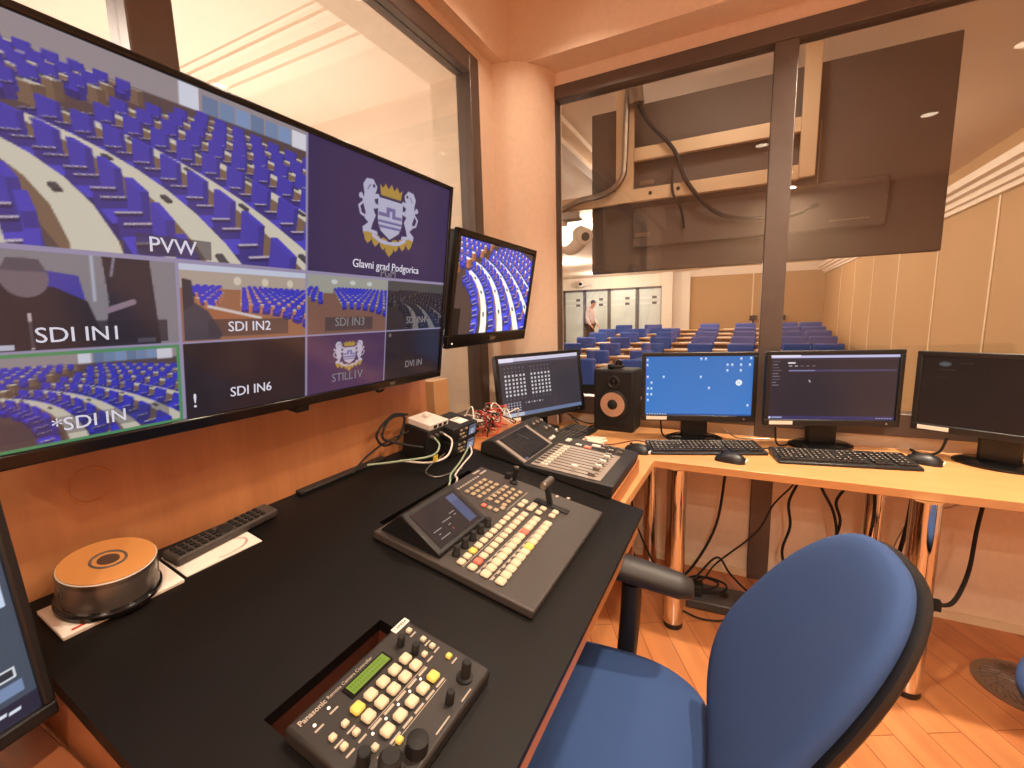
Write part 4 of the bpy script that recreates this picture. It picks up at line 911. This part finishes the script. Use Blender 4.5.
for part in (range(6), range(8, 13)):
    kb = MB()
    for k in part:
        for q in range(3): kb.box((-.095 + k * .0142, -.012 + q * .012, .0192), (.0082, .0074, .003))
    kb.build('keys', M['rubber'], rc)
MB().lathe([(.0145, .018), (.0145, .0205), (.013, .0215)], (-.003, 0, 0), n=24).build('direction_pad', M['rubber'], rc)
# ------------------------------------------------------------------ wooden corner desk
dk = thing('corner_desk', 'orange-brown wood corner desk on chrome legs along the front window', 'desk', (0, 0, 0))
poly = [(-1.19, 2.425), (-1.0, 2.425), (1.75, 2.425), (1.75, 1.875), (-.305, 1.875), (-.315, 1.285), (-.86, 1.285), (-.86, 2.065), (-1.0, 2.065), (-1.0, 2.2)]
poly = [(-.88, 2.425), (1.75, 2.425), (1.75, 1.875), (-.303, 1.875), (-.318, 1.292), (-1.0, 1.292), (-1.0, 2.1), (-.93, 2.25)]
MB().prism(poly, 'Z', HT - .032, HT).build('desktop', M['deskwood'], dk, bevel=.002)
LG = [(-.215, 1.905, .040), (.575, 1.885, .042), (-.395, 2.36, .036), (.535, 2.30, .038), (1.55, 2.3, .04), (1.55, 1.95, .04), (-.55, 1.42, .036), (-.90, 1.42, .036)]
for x, y, r in LG:
    l = MB().cyl((x, y, .025), (x, y, HT - .032), r, n=36).build('leg', M['chrome'], dk)
    MB().lathe([(r * .9, 0), (r, .004), (r, .025)], (x, y, 0)).build('foot', M['blackplastic'], l)
ct_ = MB().torus((0, 0, 0), .044, .006, 'Z', 30, 8).torus((0, 0, -.02), .044, .006, 'Z', 30, 8).bb(.02, .065, -.012, .012, -.026, .008).build('cable_strap', M['rubber']); ct_.location = (.575, 1.885, .36); tag(ct_, 'black strap round the right front chrome desk leg', 'strap')

# speaker
spk = thing('loudspeaker', 'black studio loudspeaker with a copper cone on the wood desk', 'speaker', (-.580, 2.275, HT), -.06)
MB().bb(-.106, .106, 0, .155, .0, .325).build('cabinet', M['rubber'], spk, bevel=.012, seg=3)
wf = MB().lathe([(.075, 0), (.075, -.006), (.066, -.010)], (0, 0, .145), 'Y', 40).build('woofer_ring', M['blackplastic'], spk)
tag(MB().lathe([(.064, -.011), (.054, -.005), (.034, -.002), (.033, -.001)], (0, -.001, .145), 'Y', 40).build('cone', M['cone'], wf), 'copper coloured cone')
MB().lathe([(.034, -.003), (.029, -.010), (.015, -.016), (.003, -.017)], (0, -.001, .145), 'Y', 30).build('dust_cap', M['rubber'], wf)
tw = MB().lathe([(.036, .0), (.036, -.004), (.026, -.007), (.018, -.001)], (0, 0, .262), 'Y', 30).build('tweeter_ring', M['blackplastic'], spk)
MB().lathe([(.016, -.002), (.011, -.007), (.003, -.009)], (0, 0, .262), 'Y', 24).build('tweeter_dome', M['gloss'], tw)
MB().bb(-.016, .016, -.0012, 0, .211, .217).build('maker_plate', M['logo'], spk)
MB().bb(-.062, .062, -.0035, .01, .030, .052).build('bass_port', M['dark'], spk, bevel=.003)
hp = thing('earpiece', 'tangled black earpiece and clip on top of the loudspeaker', 'earpiece', (-.575, 2.33, HT + .325))
MB().torus((.0, 0, .014), .032, .009, 'Z', 24, 8).build('ear_loop', M['rubber'], hp); MB().lathe([(.012, 0), (.020, .010), (.018, .03), (.008, .036)], (.012, -.01, .012), n=16).build('bud', M['gloss'], hp); MB().bb(-.045, -.01, -.02, .012, 0, .024).build('clip', M['rubber'], hp, bevel=.004)

# keyboards and mice
def keyboard(label, loc, rz, w=.445, d=.145):
    t = thing('keyboard', label, 'keyboard', (*loc, HT), rz)
    MB().prism([(-d / 2, 0), (-d / 2, .010), (-d / 2 + .01, .013), (d / 2, .026), (d / 2, .006)], 'X', -w / 2, w / 2).build('body', M['blackplastic'], t, bevel=.003)
    k = MB(); R = Matrix.Rotation(math.atan(.013 / (d - .01)), 3, 'X'); z = lambda y: .013 + (y + d / 2 - .01) * .013 / (d - .01)
    for r in range(6):
        y = -d / 2 + .022 + r * .0205; xx = -w / 2 + .012; n = 0
        while xx < w / 2 - .02:
            ww = .0155
            if r == 0 and 3 <= n <= 3: ww = .095
            if not (abs(xx - (w * .16)) < .007 or abs(xx - w * .305) < .006): k.box((xx + ww / 2, y, z(y) + .003), (ww, .0160, .0065), R)
            xx += ww + .0032; n += 1
    kk = k.build('keys', M['devdark'], t)
    p = MB()
    for r in range(6):
        y = -d / 2 + .022 + r * .0205; xx = -w / 2 + .012
        while xx < w / 2 - .02:
            if rng.random() < .8 and r: p.box((xx + .006, y + .002, z(y) + .0066), (.005, .0055, .0006), R)
            xx += .0187
    p.build('key_letters', M['print'], kk)
    return t
keyboard('black keyboard half hidden behind the audio mixer', (-.755, 2.06), PI / 2 - .12, .42, .15)
keyboard('black keyboard in front of the blue desktop monitor', (-.128, 2.098), .36, .48, .155)
keyboard('black keyboard in front of the dark web page monitor', (.375, 2.135), .19, .48, .16)
def mouse(label, loc, rz):
    t = thing('computer_mouse', label, 'mouse', (*loc, HT), rz)
    rings = []
    for x, w_, h_ in ((-.058, .013, .008), (-.054, .024, .019), (-.038, .033, .034), (-.01, .035, .040), (.022, .033, .035), (.048, .028, .024), (.058, .017, .010)):
        rings.append([(x, w_ * math.cos(a), max(0, h_ * math.sin(a)) if math.sin(a) > 0 else .0) for a in np.linspace(0, 2 * PI, 20, endpoint=False)])
    MB().loft(rings).build('shell', M['blackplastic'], t, angle=60); MB().cyl((.03, -.003, .031), (.03, .003, .031), .007).build('wheel', M['rubber'], t)
    tag(MB().bb(-.0605, -.0565, -.016, .016, .004, .014).build('label_strip', M['paper'], t), 'pale label strip')
mouse('black mouse beside the audio mixer, under the loudspeaker', (-.39, 1.965), 2.9)
mouse('black mouse in front of the blue desktop monitor keyboard', (-.018, 1.975), 2.95)
mouse('black mouse right of the keyboard of the web page monitor', (.655, 2.225), 2.75)
# knotted white cable in front of the speaker
pts = []
for k in range(34): pts.append((-.64 + .012 * math.sin(k * 2.1) * 3 + (k / 34) * .07, 2.03 + .055 * math.sin(k * 1.37), HT + .006 + .012 * (1 + math.sin(k * 2.9)) / 2))
tag(MB().tube(pts, .0032, 6, 4).build('cable', M['cream']), 'knotted white cable bundle on the wood desk in front of the loudspeaker', 'cable')
DC = [('thin brown cable running across the desk from the loudspeaker to the mouse', 'redwood', .0025, [(-.62, 2.0, HT + .003), (-.52, 2.03, HT + .003), (-.44, 2.13, HT + .003), (-.38, 2.12, HT + .003), (-.33, 2.07, HT + .003)]),
      ('black cable under the angled seating plan monitor', 'rubber', .004, [(-.80, 2.26, HT + .06), (-.74, 2.27, HT + .01), (-.70, 2.35, HT + .004), (-.62, 2.41, HT + .004)]),
      ('second black cable looping behind the keyboard near the angled monitor', 'rubber', .0035, [(-.84, 2.3, HT + .07), (-.78, 2.33, HT + .03), (-.74, 2.39, HT + .004), (-.68, 2.41, HT + .004)]),
      ('black cable loop under the blue desktop monitor', 'rubber', .004, [(-.33, 2.2, HT + .10), (-.32, 2.22, HT + .02), (-.27, 2.26, HT + .006), (-.22, 2.34, HT + .004), (-.1, 2.38, HT + .004)]),
      ('grey cable behind the keyboard of the blue desktop monitor', 'steel', .003, [(-.06, 2.33, HT + .05), (0, 2.33, HT + .01), (.06, 2.36, HT + .004), (.14, 2.38, HT + .004)]),
      ('black keyboard lead curling on the desk before the web page monitor', 'rubber', .0022, [(.10, 2.20, HT + .003), (.18, 2.25, HT + .003), (.27, 2.26, HT + .003), (.33, 2.22, HT + .003)]),
      ('black cable plugged under the web page monitor', 'rubber', .004, [(.15, 2.23, HT + .10), (.16, 2.25, HT + .02), (.2, 2.30, HT + .005), (.22, 2.38, HT + .005)]),
      ('black mouse lead on the desk right of the web page monitor', 'rubber', .0022, [(.50, 2.28, HT + .003), (.55, 2.27, HT + .003), (.6, 2.24, HT + .003)]),
      ('black cable under the dark dim monitor at the right', 'rubber', .005, [(.74, 2.30, HT + .09), (.72, 2.30, HT + .03), (.68, 2.33, HT + .006), (.66, 2.4, HT + .006)]),
      # hanging below the desk
      ('black cable falling to the power strip right of the front chrome leg', 'rubber', .006, [(-.03, 2.25, .715), (-.04, 2.24, .60), (-.07, 2.22, .35), (-.16, 2.17, .15), (-.26, 2.15, .03)]),
      ('black cable hanging beside the dark mullion under the desk', 'rubber', .006, [(.27, 2.3, .715), (.26, 2.3, .60), (.225, 2.29, .49), (.235, 2.28, .38), (.21, 2.28, .25), (.24, 2.3, .1), (.2, 2.3, .01)]),
      ('thin black cable slanting behind the dark mullion under the desk', 'rubber', .004, [(.27, 2.33, .715), (.25, 2.33, .58), (.17, 2.32, .46), (.10, 2.28, .32), (-.06, 2.24, .15), (-.12, 2.2, .07), (-.2, 2.2, .04)]),
      ('black cable drooping in an arch under the desk left of the chair', 'rubber', .006, [(.28, 2.25, .715), (.34, 2.25, .64), (.42, 2.25, .68), (.50, 2.24, .66), (.52, 2.23, .52), (.505, 2.24, .3), (.49, 2.25, .008)]),
      ('black cable hanging in an S under the middle of the desk', 'rubber', .006, [(.33, 2.28, .715), (.335, 2.28, .6), (.39, 2.28, .48), (.41, 2.28, .36), (.40, 2.28, .2), (.42, 2.3, .008)]),
      ('black cable crossing the S-shaped one under the middle of the desk', 'rubber', .006, [(.44, 2.29, .715), (.43, 2.29, .6), (.40, 2.29, .52), (.42, 2.29, .42), (.38, 2.29, .25), (.36, 2.31, .008)]),
      ('thick black cable hanging straight between the two right chrome legs', 'rubber', .008, [(.63, 2.2, .715), (.62, 2.2, .5), (.595, 2.2, .3), (.57, 2.2, .05)]),
      ('black cable hanging right of the right chrome leg down to its strap', 'rubber', .007, [(.86, 2.25, .715), (.83, 2.22, .52), (.77, 2.08, .40), (.69, 1.94, .345), (.628, 1.885, .35)]),
      ('thin grey cable slanting right of the right chrome leg', 'steel', .003, [(.95, 2.38, .715), (.89, 2.38, .6), (.8, 2.38, .53), (.7, 2.38, .49), (.63, 2.38, .3), (.6, 2.38, .008)]),
      ('black cable dropping to the floor behind the chair armrest', 'rubber', .005, [(-.40, 2.0, .715), (-.42, 2.0, .5), (-.38, 2.05, .3), (-.30, 2.12, .1), (-.22, 2.16, .03)]),
      ('second black cable from the console corner dropping to the floor', 'rubber', .005, [(-.48, 1.9, .715), (-.47, 1.92, .45), (-.40, 1.98, .25), (-.34, 2.02, .08), (-.3, 2.1, .03)]),
      ('coiled black cable lying on the floor by the power strip', 'rubber', .005, [(-.20, 2.18, .03), (-.12, 2.26, .05), (-.02, 2.24, .05), (-.03, 2.15, .06), (-.14, 2.11, .06), (-.22, 2.15, .05), (-.15, 2.23, .065), (-.05, 2.21, .065), (-.09, 2.13, .068), (-.2, 2.1, .05)]),
      ('black cable rising in a peak off the floor by the power strip', 'rubber', .005, [(-.24, 2.1, .03), (-.15, 2.15, .1), (-.06, 2.22, .19), (.0, 2.22, .12), (.08, 2.22, .05), (.13, 2.3, .03)]),
      ('thin black cable on the floor in front of the power strip', 'rubber', .004, [(-.2, 2.02, .006), (-.12, 1.99, .006), (-.05, 2.0, .006), (.02, 2.04, .006)]),
      ]
for lb, m, r, pts in DC: tag(MB().tube(pts, r).build('cable', M[m]), lb, 'cable')
ps = thing('power_strip', 'flat dark grey power strip box on the floor under the desk', 'power strip', (-.01, 2.12, 0), .05)
MB().bb(-.17, .17, -.06, .10, .004, .045).build('case', M['strip'], ps, bevel=.006); MB().bb(.02, .09, -.062, -.058, .012, .034).build('switch', M['blackplastic'], ps)
for k in range(3): MB().cyl((-.11 + k * .1, .03, .045), (-.11 + k * .1, .03, .047), .022).build('socket', M['blackplastic'], ps)
pa = thing('power_adapter', 'small black power adapter on the left end of the power strip', 'adapter', (-.135, 2.115, .0472)); MB().bb(-.022, .022, -.03, .03, 0, .05).build('case', M['rubber'], pa, bevel=.005); MB().cyl((0, 0, .05), (0, 0, .06), .006).build('strain_relief', M['rubber'], pa)
fv = thing('floor_vent', 'round grey floor vent with curved slots near the right wall side', 'vent', (.96, 2.075, 0))
MB().lathe([(.145, 0), (.145, .003), (.130, .006), (.122, .004)], n=56).build('rim', M['steel'], fv)
MB().lathe([(.121, .0005), (.121, .0035)], n=48).build('plate', M['dark'], fv)
s_ = MB()
for ring, (ra, rb, n) in enumerate(((.030, .072, 18), (.078, .118, 30))):
    for k in range(n):
        a = 2 * PI * k / n; tw_ = .35
        p = [(rr * math.cos(a + tw_ * i / 3), rr * math.sin(a + tw_ * i / 3), .0042) for i, rr in enumerate(np.linspace(ra, rb, 4))]
        s_.tube(p, .0028 if ring == 0 else .0034, 6, 2)
s_.torus((0, 0, .004), .075, .003, 'Z', 40, 6).lathe([(.028, .003), (.028, .0055)], n=24)
s_.build('grille', M['ventgrey'], fv)

# ------------------------------------------------------------------ office chairs
def pillow(w, h, thick, e, k, rnd, M_, flat=False, n=64, bow=0., M2=None):
    """rounded slab in local u (x), v (y), thickness along z; k narrows the top"""
    t = np.linspace(0, 2 * PI, n, endpoint=False)
    cu = np.sign(np.cos(t)) * abs(np.cos(t)) ** (2 / e); sv = np.sign(np.sin(t)) * abs(np.sin(t)) ** (2 / e)
    rings = []
    prof = [(0.02, 1.), (.35, .985), (.7, .93), (.86, .82), (.95, .62), (1., .25), (1., -.25), (.95, -.62), (.86, -.82), (.7, -.93), (.35, -.985), (.02, -1.)]
    for s, z in prof:
        ring = []
        for a, b_ in zip(cu, sv):
            u = w / 2 * a * (1 - k * b_) * s; v = h / 2 * b_ * s
            ring.append(M_ @ Vector((u, v, z * thick / 2 + bow * ((u / (w / 2)) ** 2) - bow * .5)))
        rings.append(ring)
    return rings
def office_chair(label, loc, rz):
    t = thing('office_chair', label, 'chair', loc, rz)
    SM = Matrix.Translation((.02, -.012, .462)) @ Matrix(((0, 1, 0, 0), (-1, 0, 0, 0), (0, 0, 1, 0), (0, 0, 0, 1)))
    MB().loft(pillow(.50, .48, .075, 2.9, -.04, .9, SM)).build('seat', M['blue'], t, angle=60)
    MB().loft(pillow(.47, .45, .03, 2.9, -.04, .9, Matrix.Translation((0, 0, -.045)) @ SM)).build('seat_shell', M['blackplastic'], t, angle=60)
    rec = .525
    X = Vector((0, -1, 0)); Y = Vector((-math.sin(rec), 0, math.cos(rec))); Z = X.cross(Y)
    if Z.x < 0: X = -X; Z = X.cross(Y)
    BM = Matrix.Translation((-.298, .008, .774)) @ Matrix((X, Y, Z)).transposed().to_4x4()
    MB().loft(pillow(.432, .500, .05, 2.65, .164, .9, BM @ Matrix.Translation((0, -.002, -.020)), bow=.03)).build('backrest', M['blue'], t, angle=60)
    MB().loft(pillow(.444, .508, .036, 2.65, .164, .9, BM @ Matrix.Translation((0, -.002, -.040)), bow=.03)).build('back_shell', M['blackplastic'], t, angle=60)
    MB().tube([(-.05, 0, .385), (-.2, 0, .385), (-.27, 0, .43), (-.30, 0, .55), (-.37, 0, .70)], .028, 12).build('back_bar', M['blackplastic'], t)
    for s in (-1, 1):
        ay = s * (.275 if s < 0 else .365)
        a = MB().tube([(.0, s * .19, .385), (.0, s * .25, .385), (.0, ay, .42), (-.01, ay, .55), (-.015, ay, .668)], .026, 12).build('armrest_post', M['blackplastic'], t)
        rings = []
        for x, w_, h_ in ((-.165, .016, .012), (-.16, .030, .022), (-.13, .039, .030), (.0, .044, .034), (.05, .043, .033), (.07, .034, .024), (.075, .014, .010)):
            rings.append([(x, ay + w_ * math.cos(q), .680 + h_ * math.sin(q) + (x + .15) * .16 - (.03 if s > 0 else 0)) for q in np.linspace(0, 2 * PI, 18, endpoint=False)])
        MB().loft(rings).build('armrest_pad', M['devdark'], t, angle=60)
    MB().bb(-.11, .11, -.09, .09, .36, .405).build('tilt_mechanism', M['blackplastic'], t, bevel=.01)
    MB().cyl((0, 0, .10), (0, 0, .37), .026).build('gas_column', M['blackplastic'], t)
    for k in range(5):
        a = 2 * PI * k / 5 + .3; c_, q = math.cos(a), math.sin(a)
        l = MB().tube([(0, 0, .105), (.12 * c_, .12 * q, .10), (.27 * c_, .27 * q, .075)], .022, 10).build('base_arm', M['blackplastic'], t)
        MB().cyl((.27 * c_ + .012 * q, .27 * q - .012 * c_, .028), (.27 * c_ + .032 * q, .27 * q - .032 * c_, .028), .028).cyl((.27 * c_ - .012 * q, .27 * q + .012 * c_, .028), (.27 * c_ - .032 * q, .27 * q + .032 * c_, .028), .028).cyl((.27 * c_, .27 * q, .028), (.27 * c_, .27 * q, .075), .01).build('caster', M['rubber'], l)
    return t
ch = office_chair('blue fabric office chair with black shell drawn up to the black console', (-.22, .82, 0), 3.22)
ch2 = copy_tree(ch); ch2.location = (.90, 1.36, 0); ch2.rotation_euler.z = 2.5
tag(ch2, 'second blue office chair, just a sliver at the right edge by the floor vent', 'chair')
# ------------------------------------------------------------------ lamps
def area(name, loc, size, power, col, shape='DISK', rot=(0, 0, 0), spread=PI):
    l = bpy.data.lights.new(name, 'AREA'); l.shape = shape; l.size = size; l.energy = power; l.color = col; l.spread = spread
    o = bpy.data.objects.new(name, l); COL.objects.link(o); o.location = loc; o.rotation_euler = rot; return o
WARM = (1., .82, .63); HALL = (1., .85, .68)
DL = [(.10, -.35, 'over the camera'), (1.33, -.30, 'right of the camera'), (1.50, .75, 'near the right wall'), (.75, 2.05, 'over the wood desk'), (-.72, 1.86, 'by the window column'), (.17, 1.1, 'over the office chair'), (.40, -1.5, 'fill light added behind the camera, nearer one'), (.50, -2.3, 'fill light added at the back wall')]  # the last pair, behind the camera, is added only as fill light
PW = dict(zip(range(8), (13, 13, 8, 36, 5, 13, 34, 34)))
for k, (x, y, w_) in enumerate(DL):
    t = thing('downlight', f'round recessed ceiling downlight of the booth, {w_}', 'downlight', (x, y, 2.95), group='recessed booth downlights')
    MB().torus((0, 0, -.003), .062, .008, 'Z', 36, 8).build('ring', M['ring'], t); MB().lathe([(.056, -.006), (.056, -.002)], n=32).build('lamp', M['lamp'], t)
    area('downlight_beam', (x, y, 2.935), .10, PW[k], WARM, spread=math.radians(115 if k < 6 else 180))
HN = ['nearest the hanging display', 'in the middle of the hall', 'near the back wall', 'over the left side, nearest', 'over the left side, middle', 'by the glass doors', 'by the right hall wall, nearest', 'by the right hall wall, middle', 'by the right hall wall, farthest']
HL = [(-.7, 5.5, 2.95, 50), (-.7, 9.5, 2.95, 60), (-.5, 13.5, 2.95, 80), (-2.1, 7.0, 2.74, 70), (-4.2, 11.6, 2.74, 110), (-4.3, 15.2, 2.74, 80), (.9, 5.5, 2.95, 3), (.9, 9.0, 2.95, 4), (.9, 12.5, 2.95, 6)]
for k, (x, y, z, p) in enumerate(HL):
    t = thing('ceiling_light', f'round glowing hall ceiling light {HN[k]}', 'ceiling light', (x, y, z), group='hall ceiling lights')
    MB().torus((0, 0, -.004), .2, .014, 'Z', 32, 6).build('ring', M['ring'], t); MB().lathe([(.19, -.008), (.19, -.003)], n=32).build('lamp', M['halllamp'], t)
    l = bpy.data.lights.new('hall_light_beam', 'POINT'); l.energy = p * 1.5; l.color = HALL; l.shadow_soft_size = .16
    o = bpy.data.objects.new('hall_light_beam', l); COL.objects.link(o); o.location = (x, y, z - .28)
area('corridor_fill_light', (-1.75, .2, 2.2), .2, 9, (1., .92, .82), rot=(math.radians(80), 0, math.radians(10)))  # added lamp out of view, brightens the window reveal
area('corridor_fill_light', (-2.2, 1.3, 2.5), .3, 8, (1., .9, .78))  # added lamp without a fixture, throws light on the reveal
area('hall_light_beam', (-.1, 2.75, 2.92), .3, 9, HALL)  # added fill without a fixture, brightens the display mount
area('corridor_fill_light', (-3.0, 1.6, 1.0), .6, 58, (1., .89, .78), rot=(PI, 0, 0))  # added uplight without a fixture, brightens the corridor ceiling

# ------------------------------------------------------------------ world, light, view
w = bpy.data.worlds.new('world'); scene.world = w; w.use_nodes = True
w.node_tree.nodes['Background'].inputs['Color'].default_value = (1., .70, .46, 1); w.node_tree.nodes['Background'].inputs['Strength'].default_value = .85
scene.view_settings.view_transform = 'Standard'; scene.view_settings.look = 'None'; scene.view_settings.exposure = 0.; scene.view_settings.gamma = 1.
scene.view_settings.use_curve_mapping = False
scene.cycles.transparent_max_bounces = 24; scene.cycles.max_bounces = 10; scene.cycles.diffuse_bounces = 5
